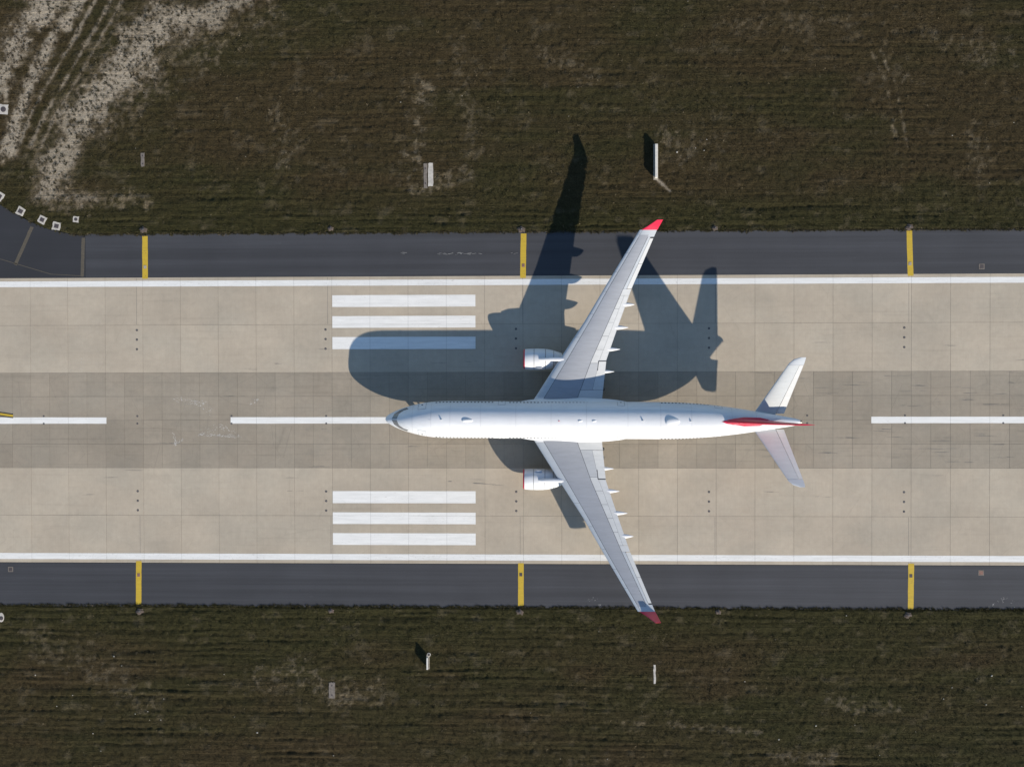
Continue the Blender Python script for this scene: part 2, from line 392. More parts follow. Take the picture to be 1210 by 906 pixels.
# grass tufts: thin blades, dense on the verges, scattered dots on the bare sand
def make_tufts():
    n = 190000
    x = rng.uniform(-90, 85, n); top = rng.random(n) < 0.585
    y = np.where(top, rng.uniform(EDGE_T - 0.05, 70, n), rng.uniform(-61, EDGE_B + 0.05, n))
    ex = rng.uniform(-84, 82, 9000); ey = np.where(rng.random(9000) < 0.5, EDGE_T, EDGE_B) + rng.normal(0, 0.15, 9000)
    jx = rng.uniform(-86, 84, 2600); jy = -22.53 + rng.normal(0, 0.035, 2600)      # grass in the joint beside the asphalt
    x = np.concatenate([x, ex, jx]); y = np.concatenate([y, ey, jy])
    kx = rng.uniform(-86, -34, 6500); ky = rng.uniform(34, 70, 6500); ks = sand_mask(kx, ky); kk = ks > 0.35
    kx = np.repeat(kx[kk], 9); ky = np.repeat(ky[kk], 9); spread = np.repeat(0.03 + 0.13 * rng.random(kk.sum()) ** 2, 9)
    nk = len(kx); kx = kx + rng.normal(0, 1, nk) * spread; ky = ky + rng.normal(0, 1, nk) * spread
    x = np.concatenate([kx, x]); y = np.concatenate([ky, y])
    tuss = np.arange(len(x)) < nk
    joint = np.arange(len(x)) >= nk + n + 9000
    s = sand_mask(x, y)
    out = np.where(y > 0, y - pave_top(x), EDGE_B - y)
    keep = joint | tuss | ((out > -0.34 + 0.45 * vnoise(x, y, 0.8, 19)) & ((s < 0.22 + 0.35 * rng.random(len(x))) | (rng.random(len(x)) < 0.03)))
    for hx, hy, r in CLEAR: keep &= (np.abs(x - hx) > r[0]) | (np.abs(y - hy) > r[1])
    x, y, s, out, joint = x[keep], y[keep], s[keep], out[keep], joint[keep]
    z = np.where(joint, -0.01, 0.04 + mow(x, y) * sstep(0, 0.8, out) * (1 - 0.75 * np.clip(s, 0, 1)))
    c = grass_col(x, y, np.zeros_like(x))
    c *= (0.52 + 1.0 * rng.random(len(x)))[:, None]
    wk = sand_mask(x, y, True)
    dr = rng.random(len(x)) < 0.03 + 1.4 * wk * sstep(0.47, 0.62, fbm(x, y, 0.6, 133, 2))
    c[dr] = c[dr] * 0.4 + DRY * (0.35 + 0.75 * rng.random(dr.sum()))[:, None]
    c[s > 0.4] = c[s > 0.4] * 0.9 + 0.006
    size = np.where(joint, 0.05, 0.12 + 0.14 * rng.random(len(x))) * np.where(s > 0.4, 0.9, 1.0)
    B = 5
    px = np.repeat(x, B); py = np.repeat(y, B); pz = np.repeat(z, B); sz = np.repeat(size, B) * rng.uniform(0.7, 1.2, len(px))
    a = rng.uniform(0, 2 * np.pi, len(px)); off = sz * rng.uniform(0.05, 0.75, len(px)); a2 = rng.uniform(0, 2 * np.pi, len(px))
    px += np.cos(a2) * off; py += np.sin(a2) * off
    w = sz * rng.uniform(0.12, 0.26, len(px)); lean = sz * rng.uniform(0.2, 1.0, len(px)); hh = sz * rng.uniform(0.25, 0.75, len(px))
    ca, sa = np.cos(a), np.sin(a)
    p0 = np.stack([px - sa * w, py + ca * w, pz - 0.04], 1); p1 = np.stack([px + sa * w, py - ca * w, pz - 0.04], 1)
    p2 = np.stack([px + ca * lean, py + sa * lean, pz + hh], 1)
    co = np.stack([p0, p1, p2], 1).reshape(-1, 3)
    cc = np.repeat(c, B * 3, 0)
    me = bpy.data.meshes.new('grass'); fill_mesh(me, co, np.arange(len(co)).reshape(-1, 3), cc, False)
    me.materials.append(tint_mat('grass_blades', 0.15, 1.0, False))
    o = bpy.data.objects.new('grass', me); C.objects.link(o)
    tag(o, 'short dark mown grass tufts covering both runway verges', 'grass', kind='stuff')
CLEAR = []

# ------------------------------------------------------------------ runway: slabs, joints, markings
HW = 22.5
runway = mesh_obj('runway', *boxdata(-600, 600, -HW, HW, -0.30, -0.025), 'joint')
tag(runway, 'pale concrete runway paved with large jointed slabs', 'runway', kind='structure')
keel = mesh_obj('runway_keel', *boxdata(-600, 600, -7.5, 7.5, -0.024, -0.0225), 'joint')
tag(keel, 'darker concrete middle lanes of the runway with half-size slabs', 'runway', kind='structure')
def slab_mesh(name, lx, ly, mat, g):
    v, f = boxdata(-lx / 2 + g, lx / 2 - g, -ly / 2 + g, ly / 2 - g, -0.022, 0.0, 0.006)
    me = bpy.data.meshes.new(name); me.from_pydata(v, [], f[1:]); me.materials.append(M[mat]); return me
ms = slab_mesh('slab', 6, 7.5, 'slab', 0.014); mk_ = slab_mesh('slab', 3, 3.75, 'keel', 0.013)
N0, N1 = -84, 84
def lay(me, parent, xs, ys):
    for x in xs:
        for y in ys:
            o = bpy.data.objects.new('slab', me); C.objects.link(o); o.parent = parent
            o.location = (x, y, random.uniform(-0.003, 0.0)); o.rotation_euler = (0, 0, random.choice((0, math.pi)))
lay(ms, runway, np.arange(N0 + 3, N1, 6), (-18.75, -11.25, 11.25, 18.75))
lay(mk_, keel, np.arange(N0 + 1.5, N1, 3), (-5.625, -1.875, 1.875, 5.625))
def lay_far(name, parent, lx, ly, ys, mat):
    V = []; F = []
    for x in list(np.arange(-600 + lx / 2, N0, lx)) + list(np.arange(N1 + lx / 2, 600, lx)):
        for y in ys:
            b = len(V); g = 0.018
            V += [(x - lx / 2 + g, y - ly / 2 + g, -0.001), (x + lx / 2 - g, y - ly / 2 + g, -0.001), (x + lx / 2 - g, y + ly / 2 - g, -0.001), (x - lx / 2 + g, y + ly / 2 - g, -0.001)]
            F.append((b, b + 1, b + 2, b + 3))
    tag(mesh_obj(name, V, F, mat, parent), kind='stuff')
lay_far('distant_slabs', runway, 6, 7.5, (-18.75, -11.25, 11.25, 18.75), 'slab')
lay_far('distant_slabs', keel, 3, 3.75, (-5.625, -1.875, 1.875, 5.625), 'keel')

def sheet(name, x0, x1, y0, y1, mat, parent, z=0.004, seg=1.5, wob=0.012, step=6.0, gap=0.011, ycut=None):
    """thin painted sheet with slightly uneven edges, broken where it crosses the slab joints"""
    cuts = [x0] + [c for c in np.arange(math.ceil(x0 / step) * step, x1, step) if N0 <= c <= N1 and x0 + 0.2 < c < x1 - 0.2] + [x1]
    rows = [(y0, y1)] if ycut is None else [(y0, ycut - 0.011), (ycut + 0.011, y1)]
    V = []; F = []
    for c0, c1 in zip(cuts[:-1], cuts[1:]):
        a = c0 + (gap if c0 > x0 else 0); b = c1 - (gap if c1 < x1 else 0); n = max(2, int((b - a) / seg))
        for q0, q1 in rows:
            k = len(V)
            for i in range(n + 1):
                x = a + (b - a) * i / n
                V += [(x, q0 + random.uniform(-wob, wob), z), (x, q1 + random.uniform(-wob, wob), z)]
            F += [(k + 2 * i, k + 2 * i + 2, k + 2 * i + 3, k + 2 * i + 1) for i in range(n)]
    return mesh_obj(name, V, F, mat, parent)
sheet('edge_line', -600, 600, 21.07, 21.97, 'wpaint2', runway)
sheet('edge_line', -600, 600, -21.97, -21.02, 'wpaint2', runway)
for y0, y1 in ((11.13, 13.03), (14.48, 16.30), (17.74, 19.58)):
    yc = 15.0 if y0 < 15 < y1 else None
    sheet('touchdown_bar', -29.93, -7.43, y0, y1, 'wpaint', runway, ycut=yc)
    sheet('touchdown_bar', -29.97, -7.47, -y1, -y0, 'wpaint', runway, ycut=-15.0 if yc else None)
for x0 in (-96, -46, 4, 54):
    sheet('centreline_stripe', x0 - 0.1, x0 + 30.1, -0.53, 0.47, 'wpaint', keel)
# yellow lead-in line with black borders beside the centreline
P = [at(-90, 483.5), at(-30, 486.5), at(0, 489), at(8, 490.2), at(15.5, 491.3)]
for nm, w, z, m in (('lead_in_border', 0.36, 0.0045, 'bpaint'), ('lead_in_line', 0.17, 0.0075, 'ypaint')):
    V = []
    for x, y in P: V += [(x, y - w, z), (x, y + w, z)]
    mesh_obj(nm, V, [(2 * i, 2 * i + 2, 2 * i + 3, 2 * i + 1) for i in range(len(P) - 1)], m, keel)
# saw-cut cable slots from the lights to the runway edge
for x in (-60.6, -30.4, -0.4, 29.6, 59.5):
    for y0, y1 in ((-22.4, -15.1), (15.1, 22.4)):
        xx = x + random.uniform(-0.4, 0.4)
        mesh_obj('cable_slot', *boxdata(xx - 0.02, xx + 0.02, y0, y1, -0.004, 0.0022), 'joint', runway)
# pale scuffs of removed markings, and dark rubber drag marks
def flakes(name, items, mat, parent, z=0.003):
    V = []; F = []
    for x, y, l, w, a in items:
        k = random.randint(5, 7); b = len(V)
        for i in range(k):
            t = 2 * math.pi * i / k; r = random.uniform(0.6, 1.1)
            u, v = l / 2 * r * math.cos(t), w / 2 * r * math.sin(t)
            V.append((x + u * math.cos(a) - v * math.sin(a), y + u * math.sin(a) + v * math.cos(a), z + len(F) * 1e-6))
        F.append(tuple(range(b, b + k)))
    return tag(mesh_obj(name, V, F, mat, parent), kind='stuff')
it = []
for (u0, v0), (u1, v1), n, sp in [((205, 470), (240, 478), 70, 0.28), ((240, 479), (250, 486), 18, 0.3), ((205, 510), (207, 525), 26, 0.12), ((207, 524), (217, 518), 16, 0.12),
                                  ((234, 513), (283, 516), 90, 0.12), ((236, 511), (262, 504), 28, 0.3), ((262, 504), (280, 512), 22, 0.3), ((296, 477), (306, 470), 14, 0.15), ((95, 384), (97, 440), 6, 0.05)]:
    a = at(u0, v0); b = at(u1, v1); ang = math.atan2(b[1] - a[1], b[0] - a[0])
    for i in range(n):
        t = random.random()
        it.append((a[0] + (b[0] - a[0]) * t + random.gauss(0, sp), a[1] + (b[1] - a[1]) * t + random.gauss(0, sp), random.uniform(0.08, 0.5), random.uniform(0.02, 0.08), ang + random.gauss(0, 0.25)))
flakes('paint_scuffs', it, 'scuff', keel)
it = []
for i in range(60):
    x = random.uniform(-80, 80); y = random.choice((random.uniform(1.2, 7.3), random.uniform(-7.3, -1.2)))
    if random.random() < 0.6: x = random.uniform(35, 80)
    for k in range(random.randint(2, 5)):
        it.append((x + random.uniform(-1.5, 1.5), y + random.uniform(-0.1, 0.1), random.uniform(0.8, 3.2), random.uniform(0.015, 0.05), random.gauss(0, 0.01)))
flakes('rubber_marks', it, 'rubber', keel, 0.0025)
it = []
for i in range(22):
    x = random.uniform(-80, 80); y = random.choice((1, -1)) * random.uniform(7.8, 12)
    for k in range(3): it.append((x + random.uniform(-1, 1), y + random.uniform(-0.1, 0.1), random.uniform(0.6, 2.4), random.uniform(0.015, 0.05), random.gauss(0, 0.01)))
for u, v, l, w in ((532, 568.5, 0.9, 0.16), (566, 571, 2.6, 0.14), (580, 572, 3.2, 0.06), (590, 573, 3.0, 0.05)):
    x, y = at(u, v); it.append((x, y, l, w, -0.05))
flakes('rubber_marks', it, 'rubber', runway, 0.0025)

# ------------------------------------------------------------------ asphalt shoulders and taxiway fillet
def shoulder(y0, y1, x0, label):
    V = []; F = []; xs = list(np.arange(x0, 600.1, 2.0)); top = y1 > 0
    for i, x in enumerate(xs):
        j = random.uniform(-0.05, 0.05)
        V += [(x, y0 + (0 if top else j), 0.0), (x, y1 + (j if top else 0), 0.0)]
    F = [(2 * i, 2 * i + 2, 2 * i + 3, 2 * i + 1) for i in range(len(xs) - 1)]
    o = mesh_obj('shoulder', V, F, 'asphalt'); tag(o, label, 'shoulder', kind='structure'); return o
XT = at(101, 300)[0]
sh_t = shoulder(HW + 0.02, EDGE_T + 0.12, XT, 'dark asphalt runway shoulder running out from the taxiway fillet')
sh_b = shoulder(EDGE_B - 0.12, -HW - 0.05, -600, 'dark asphalt runway shoulder along the verge without sandy tracks')
V = [(XT - 0.015, HW + 0.02, 0.0)] + [(x - 0.02, y + 0.05, 0.0) for x, y in FIL] + [(-118, 600, 0), (-160, 600, 0), (-160, 60, 0), (-168, 40, 0), (-190, 30, 0), (-600, EDGE_T, 0), (-600, HW + 0.02, 0)]
V[1] = (XT - 0.015, EDGE_T + 0.1, 0.0)
taxi = mesh_obj('taxiway', V, [tuple(range(len(V)))[::-1]], 'asphalt2')
for p in taxi.data.polygons:
    if p.normal.z < 0: taxi.data.flip_normals(); break
tag(taxi, 'blackish asphalt taxiway fillet curving away beside the sandy tracks', 'taxiway', kind='structure')
# old faded brown bands on the fillet
def band(pa, pb, w, mat, parent, name, z=0.004):
    a = Vector(at(*pa)); b = Vector(at(*pb)); d = (b - a).normalized(); n = Vector((-d.y, d.x)) * w / 2; k = 8; V = []
    for i in range(k + 1):
        p = a + (b - a) * i / k
        for s in (1, -1):
            q = p + n * s * random.uniform(0.9, 1.08); V.append((q.x, q.y, z))
    return fixn(mesh_obj(name, V, [(2 * i, 2 * i + 1, 2 * i + 3, 2 * i + 2) for i in range(k)], mat, parent))
for o in (band((38, 268), (18, 313), 0.55, 'oldpaint', taxi, 'faded_band'), band((98.5, 281), (97, 327), 0.55, 'oldpaint', taxi, 'faded_band'),
          band((0, 306), (60, 324), 0.10, 'oldpaint', taxi, 'faded_line'), band((60, 324), (95, 326), 0.08, 'oldpaint', taxi, 'faded_line')):
    if o.data.polygons[0].normal.z < 0: o.data.flip_normals()
def yellow_bar(u0, v0, u1, v1, parent, cover_v, cmat, lift=True):
    a = at(u0, v0); b = at(u1, v1); V = []; n = 8; x0, y0 = a; x1, y1 = b
    for i in range(n + 1):
        t = i / n; y = y0 + (y1 - y0) * t; x = x0 + (x1 - x0) * t
        V += [(x - 0.44 + random.uniform(-0.02, 0.02), y, 0.004), (x + 0.44 + random.uniform(-0.02, 0.02), y, 0.004)]
    o = fixn(mesh_obj('yellow_bar', V, [(2 * i, 2 * i + 1, 2 * i + 3, 2 * i + 2) for i in range(n)], 'ypaint', parent))
    if o.data.polygons[0].normal.z < 0: o.data.flip_normals()
    cx, cy = at((u0 + u1) / 2, cover_v)
    mesh_obj('pit_cover', *boxdata(cx - 0.22, cx + 0.22, cy - 0.26, cy + 0.26, 0.001, 0.03, 0.01), cmat, o)
    return o
yellow_bar(171.3, 279, 171.5, 329.5, sh_t, 315.5, 'oldpad'); yellow_bar(618.7, 276, 618, 328.5, sh_t, 313.5, 'rust'); yellow_bar(1074.5, 272, 1076, 326, sh_t, 311.5, 'oldpad')
yellow_bar(164, 662.5, 163.8, 714, sh_b, 679, 'rust'); yellow_bar(615.5, 665, 615.5, 715.5, sh_b, 678.5, 'iron'); yellow_bar(1076.8, 665.5, 1076, 719.5, sh_b, 680, 'iron')
# small pale chips on the asphalt
it = []
for u, v, n, sp in ((700, 707, 8, 0.4), (709, 714, 5, 0.2), (1184, 708, 14, 0.45), (1174, 714, 8, 0.3), (1196, 712, 6, 0.5)):
    x, y = at(u, v)
    for k in range(n): it.append((x + random.gauss(0, sp), y + random.gauss(0, sp * 0.6), random.uniform(0.05, 0.3), random.uniform(0.04, 0.12), random.uniform(0, 3)))
flakes('pale_chips', it, 'chip', sh_b, 0.003)
it = []
for u, v, n, sp in ((525, 300, 16, 0.9), (555, 299.5, 16, 1.0), (480, 299.5, 6, 1.0), (606, 299, 3, 0.5)):
    x, y = at(u, v)
    for k in range(n): it.append((x + random.gauss(0, sp), y + random.gauss(0, 0.12), random.uniform(0.2, 0.9), random.uniform(0.03, 0.1), random.gauss(0, 0.06)))
flakes('pale_chips', it, 'chip', sh_t, 0.003)

# ------------------------------------------------------------------ small airfield things
def inset_light():
    r = empty('inset_light', (0, 0, 0))
    lathe('housing', [(-0.02, 0.18), (0.012, 0.18), (0.02, 0.15), (0.02, 0.05)], 'iron', r, 16, 'z')
    box('lens', -0.1, 0.1, -0.06, 0.06, 0.0205, 0.034, 'glass', r, 0.008)
    return r
il = inset_light(); first = True
def put(proto, used, x, y, z=0.0, rz=0.0):
    o = proto if not used else copy_tree(proto)
    o.location = (x, y, z); o.rotation_euler = (0, 0, rz); return o
used = False
for x in (-60.95, -31.0, -1.1, 28.9, 58.93):
    for s in (1, -1):
        for y in (11.2, 12.71, 14.21):
            o = put(il, used, x, s * y); used = True
            where = {-31.0: 'just before the white bars', -60.95: 'nearest the taxiway', -1.1: 'near an engine', 28.9: 'behind the wing', 58.93: 'beyond the tail'}[x]
            l = 'dark inset light, %s of three %s, %s side' % ({11.2: 'innermost', 12.71: 'middle', 14.21: 'outermost'}[y], where, 'sandy-track' if s > 0 else 'track-free')
            tag(o, l, 'runway light', 'inset touchdown lights in rows of three')
for x, where in ((-75.95, 'stripe with the yellow line'), (-60.95, 'gap between two stripes'), (-45.95, 'stripe end by the pale scuffs'), (-30.95, 'stripe ahead of the nose'), (44.05, 'gap behind the airliner tail'), (59.05, 'stripe beyond the tail'), (74.05, 'far stretch of the stripe beyond the tail')):
    for y in (0.66, -0.52):
        o = put(il, True, x, y); o.scale = (0.85, 0.85, 0.85)
        tag(o, 'tiny dark centreline light at the %s, %s side' % (where, 'sandy-track' if y > 0 else 'track-free'), 'runway light', 'inset lights along the centreline')

def edge_light():
    r = empty('edge_light', (0, 0, 0)); V = []; n = 18
    bm = bmesh.new(); bmesh.ops.create_icosphere(bm, subdivisions=3, radius=1.0)
    for v in bm.verts:
        k = 1 + 0.16 * math.sin(5 * v.co.x + 3 * v.co.y) + 0.10 * math.sin(11 * v.co.y + 4 * v.co.x)
        v.co = Vector((v.co.x * 0.62 * k, v.co.y * 0.48 * k, max(v.co.z * 0.22 * k, -0.05)))
    me = bpy.data.meshes.new('earth_mound'); bm.to_mesh(me); bm.free(); me.materials.append(M['earth'])
    o = bpy.data.objects.new('earth_mound', me); C.objects.link(o); o.parent = r
    lathe('base_plate', [(0.16, 0.2), (0.235, 0.2), (0.24, 0.15), (0.24, 0.02)], 'iron', r, 16, 'z')
    lathe('stem', [(0.22, 0.04), (0.38, 0.035)], 'iron', r, 10, 'z')
    lathe('lamp_globe', [(0.37, 0.05), (0.39, 0.09), (0.45, 0.085), (0.5, 0.05), (0.515, 0.01)], 'glass', r, 14, 'z')
    return r
el = edge_light(); used = False
for u, v, bar in ((170, 271.5, 1), (391, 270, 0), (616.5, 271, 1), (845, 269.5, 0), (1074.5, 268, 1), (165.5, 721.5, 1), (391.5, 721, 0), (614.5, 722.5, 1), (849, 722.5, 0), (1073, 726, 1)):
    x, y = at(u, v); o = put(el, used, x, y, 0.03, random.uniform(-0.4, 0.4)); used = True; CLEAR.append((x, y, (0.5, 0.35)))
    o.scale = (1, 1, 1) if bar else (0.75, 0.8, 0.9)
    near = {170: 'nearest the taxiway', 165.5: 'level with the taxiway fillet', 616.5: 'beside the wing shadow', 614.5: 'in line with the engines', 1074.5: 'beyond the tail', 1073: 'beyond the tail', 391: 'level with the touchdown bars', 391.5: 'level with the touchdown bars', 845: 'behind the wing', 849: 'behind the wing'}[u]
    tag(o, 'edge light on brown mound %s, %s, %s verge' % ('at a yellow bar' if bar else 'without yellow bar', near, 'sandy-track' if v < 450 else 'track-free'), 'runway light', 'edge lights in the grass beside the shoulders')

def pit(u, v, size, rot, hole, label, pm='pad'):
    x, y = at(u, v); r = empty('light_pit', (x, y, 0.06), rot); s = size / 2
    # uneven poured collar
    n = 5; V = []; ring = []
    for e in range(4):
        for i in range(n):
            t = i / n * 2 - 1
            px, py = ((t, -1), (1, t), (-t, 1), (-1, -t))[e]; j = random.uniform(0.9, 1.06)
            ring.append((px * s * j, py * s * j))
    for px, py in ring: V.append((px, py, -0.1))
    for px, py in ring: V.append((px, py, 0.03))
    for px, py in ring: V.append((px * 0.3, py * 0.3, 0.035))
    k = len(ring); F = [(i, (i + 1) % k, k + (i + 1) % k, k + i) for i in range(k)] + [(k + i, k + (i + 1) % k, 2 * k + (i + 1) % k, 2 * k + i) for i in range(k)] + [tuple(range(2 * k, 3 * k))]
    fixn(mesh_obj('collar', V, F, pm, r))
    if hole == 'round': lathe('cover', [(0.02, s * 0.56), (0.05, s * 0.56), (0.055, s * 0.5), (0.055, 0.02)], 'iron', r, 20, 'z')
    else:
        box('cover', -s * 0.55, s * 0.55, -s * 0.5, s * 0.5, 0.02, 0.055, 'iron', r, 0.01)
    CLEAR.append((x, y, (size * 0.5, size * 0.5)))
    return tag(r, label, 'pit', 'concrete pits in the grass')
pit(24.5, 249.8, 1.30, -0.5, 'sq', 'square concrete pit with dark cover between two others, farthest from the faded bands')
pit(50, 259.8, 1.25, -0.42, 'sq', 'square concrete pit with dark cover next to the slanting faded brown band')
pit(67, 267.3, 1.30, -0.2, 'sq', 'square concrete pit touching the fillet, nearest the small round-hole pit')
pit(-0.5, 232, 1.35, -0.55, 'sq', 'square concrete pit, end of the row along the curved fillet edge')
pit(89.8, 259.3, 0.95, -0.08, 'round', 'small square pit with round dark cover near the fillet corner')
pit(4.2, 129.5, 1.55, -0.08, 'round', 'square pale pit with round dark hole among the sandy tracks')
x, y = at(1.5, 729); r = empty('light_pit', (x, y, 0.05))
lathe('collar', [(-0.1, 0.62), (0.03, 0.6), (0.04, 0.5), (0.04, 0.1)], 'pad', r, 22, 'z', sc=(0.8, 1.25)); lathe('cover', [(0.035, 0.32), (0.07, 0.32), (0.075, 0.05)], 'iron', r, 18, 'z', (0.05, -0.12, 0))
CLEAR.append((x, y, (0.5, 0.7))); tag(r, 'oval concrete pit with round dark cover in the grass', 'pit', 'concrete pits in the grass')

def plate(u, v, lx, ly, rot, mat, label, parts=1):
    x, y = at(u, v); r = empty('foundation_slab', (x, y, 0.08), rot); n = 7
    V = []; ring = []
    for e, (ax, ay, bx, by) in enumerate(((-1, -1, 1, -1), (1, -1, 1, 1), (1, 1, -1, 1), (-1, 1, -1, -1))):
        for i in range(n):
            t = i / n; ring.append(((ax + (bx - ax) * t) * lx / 2 + random.uniform(-0.05, 0.05), (ay + (by - ay) * t) * ly / 2 + random.uniform(-0.06, 0.06)))
    k = len(ring); V = [(a, b, -0.1) for a, b in ring] + [(a, b, 0.04) for a, b in ring]
    fixn(mesh_obj('footing', V, [(i, (i + 1) % k, k + (i + 1) % k, k + i) for i in range(k)] + [tuple(range(k, 2 * k))], mat, r))
    for s in (-1, 1): box('anchor_plate', -0.12, 0.12, s * ly * 0.3 - 0.12, s * ly * 0.3 + 0.12, 0.03, 0.052, 'iron' if mat != 'pad' else 'pad', r, 0.004)
    CLEAR.append((x, y, (lx * 0.55, ly * 0.52)))
    return tag(r, label, 'foundation', 'bare concrete footings in the grass')
plate(509, 206.5, 0.75, 3.6, 0.0, 'pad', 'long pale concrete footing lying in a dry patch of grass')
plate(502.8, 208, 0.55, 3.9, 0.0, 'weathered', 'dirty brownish footing lying against the long pale one')
plate(168.7, 189, 0.55, 2.1, 0.0, 'weathered', 'small narrow footing in grass near the sandy tracks')
plate(392.3, 815, 0.95, 2.5, 0.0, 'weathered', 'broad weathered grey footing in grass of the track-free verge')
plate(773.5, 796, 0.35, 3.0, 0.0, 'pad', 'very narrow pale footing strip in the grass past a wing tip')

def sign(u, v, length, height, thick, label, pitdot=False):
    x, y = at(u, v); r = empty('guidance_sign', (x, y, 0.05)); L = length / 2
    box('concrete_base', -thick * 0.9, thick * 0.9, -L - 0.2, L + 0.15, -0.1, 0.05, 'oldpad', r, 0.01)
    box('case', -thick / 2, thick / 2, -L, L, 0.28, height, 'sign_case', r, 0.03)
    n = max(2, int(length / 1.1))
    for i in range(n):
        a = -L + 0.06 + (length - 0.12) * i / n; b = -L + 0.06 + (length - 0.12) * (i + 1) / n - 0.04
        for s in (-1, 1): box('panel', min(s * (thick / 2 - 0.002), s * (thick / 2 + 0.012)), max(s * (thick / 2 - 0.002), s * (thick / 2 + 0.012)), a, b, 0.34, height - 0.07, 'sign_face', r)
        for s in (-1, 1): lathe('leg', [(0.04, 0.04), (0.285, 0.04)], 'metal', r, 8, 'z', (s * thick * 0.28, (a + b) / 2, 0))
    CLEAR.append((x, y, (thick, L + 0.2)))
    return tag(r, label, 'sign', 'airfield signs standing in the grass')
sign(774.8, 191.5, 5.2, 1.12, 0.40, 'long white airfield sign board seen from above with dark shadow')
sign(505.8, 781.5, 1.85, 1.25, 0.26, 'short white airfield sign board beside a round dark hole')
x, y = at(506.8, 773); r = empty('light_pit', (x, y, 0.06))
lathe('collar', [(-0.1, 0.30), (0.05, 0.30), (0.06, 0.22), (0.06, 0.05)], 'pad', r, 18, 'z'); lathe('cover', [(0.05, 0.21), (0.075, 0.2), (0.075, 0.02)], 'iron', r, 16, 'z')
CLEAR.append((x, y, (0.3, 0.3))); tag(r, 'small round pit with dark cover beside the short sign', 'pit', 'concrete pits in the grass')
def manhole(u, v, w, mat, label):
    x, y = at(u, v); r = empty('manhole_cover', (x, y, 0.0))
    for a, b, c, d in ((-1, 1, -1, -0.72), (-1, 1, 0.72, 1), (-1, -0.72, -0.71, 0.71), (0.72, 1, -0.71, 0.71)): box('frame', a * w, b * w, c * w, d * w, 0.001, 0.025, 'weathered', r)
    box('lid', -0.70 * w, 0.70 * w, -0.70 * w, 0.70 * w, 0.001, 0.02, mat, r, 0.006)
    return tag(r, label, 'manhole', 'manholes in the asphalt shoulders')
manhole(1160, 315, 0.42, 'iron', 'square framed manhole in the shoulder that meets the taxiway')
manhole(1159.3, 676.5, 0.42, 'rust', 'rusty brown square manhole in the asphalt shoulder')
manhole(12.5, 672.3, 0.40, 'iron', 'dark square manhole in the shoulder with no rust')

make_tufts()
# pale stones and scraps lying in the grass
def stones():
    V = []; F = []; pts = [at(*p) for p in ((42, 797), (86, 821), (144, 786), (135, 775), (177, 850), (160, 843), (175, 840), (110, 866), (304, 865), (394, 892), (1172, 798), (1125, 812), (880, 805), (1165, 832), (1207, 834), (975, 895), (964, 857), (1010, 856), (920, 873), (835, 165), (832, 178), (822, 175), (800, 180), (1000, 727), (265, 796), (190, 850), (67, 834))]
    for k in range(32):
        y = random.uniform(31, 66) if random.random() < 0.55 else random.uniform(-54, -31); pts.append((random.uniform(-78, 76), y))
    for k, (x, y) in enumerate(pts):
        z = float(mow(np.array([x]), np.array([y]))[0]) + 0.14; r = random.uniform(0.06, 0.13) if k < 27 else random.uniform(0.03, 0.08); b = len(V)
        for i in range(6):
            a = i * math.pi / 3 + random.uniform(-0.3, 0.3); q = r * random.uniform(0.7, 1.2); V.append((x + q * math.cos(a) * 1.3, y + q * math.sin(a), z - 0.05))
        V.append((x, y, z + r * 0.5)); V.append((x, y, z - 0.12))
        F += [(b + i, b + (i + 1) % 6, b + 6) for i in range(6)] + [(b + (i + 1) % 6, b + i, b + 7) for i in range(6)]
    tag(mesh_obj('stones', V, F, 'pad'), 'small pale stones scattered in the grass', 'stones', kind='stuff')
stones()

# ------------------------------------------------------------------ the airliner (local x runs aft from the nose)
AX, AY, YAW = -21.06, 0.34, -0.0058
jet = empty('airliner', (AX, AY, 0), YAW)
tag(jet, 'white twin-engine airliner with red wing tips and red tail fin standing on the runway', 'airplane')

def pchip(xs, ys, x):
    xs = np.array(xs, float); ys = np.array(ys, float); h = np.diff(xs); d = np.diff(ys) / h; m = np.zeros(len(xs))
    for i in range(1, len(xs) - 1):
        if d[i - 1] * d[i] > 0:
            w1 = 2 * h[i] + h[i - 1]; w2 = h[i] + 2 * h[i - 1]; m[i] = (w1 + w2) / (w1 / d[i - 1] + w2 / d[i])
    m[0], m[-1] = d[0], d[-1]
    k = int(np.clip(np.searchsorted(xs, x) - 1, 0, len(h) - 1)); t = (x - xs[k]) / h[k]
    return float((2 * t**3 - 3 * t**2 + 1) * ys[k] + (t**3 - 2 * t**2 + t) * h[k] * m[k] + (-2 * t**3 + 3 * t**2) * ys[k + 1] + (t**3 - t**2) * h[k] * m[k + 1])
FT = [  # x, half width, top, bottom
    (0.0, 0.01, 4.13, 4.11), (0.05, 0.20, 4.30, 3.92), (0.2, 0.42, 4.50, 3.68), (0.5, 0.68, 4.78, 3.38), (0.9, 0.92, 5.06, 3.10), (1.8, 1.35, 5.62, 2.72), (3.3, 1.88, 6.50, 2.36),
    (5.2, 2.36, 7.18, 2.14), (7.4, 2.70, 7.56, 2.05), (9.8, 2.82, 7.67, 2.03), (20, 2.82, 7.67, 2.03), (42, 2.82, 7.67, 2.05), (45, 2.75, 7.67, 2.24), (47.5, 2.61, 7.66, 2.62), (52.7, 2.05, 7.60, 3.72),
    (56.4, 1.47, 7.58, 4.90), (60.1, 0.84, 7.60, 6.20), (62.1, 0.45, 7.56, 6.86), (62.5, 0.30, 7.48, 6.98)]
FT = [(a, b, c - 0.22 + 0.0035 * a, d - 0.22 + 0.0035 * a) for a, b, c, d in FT]      # stands slightly nose-down
_X, _W, _T, _B = zip(*FT)
def fdim(x): return pchip(_X, _W, x), pchip(_X, _T, x), pchip(_X, _B, x)
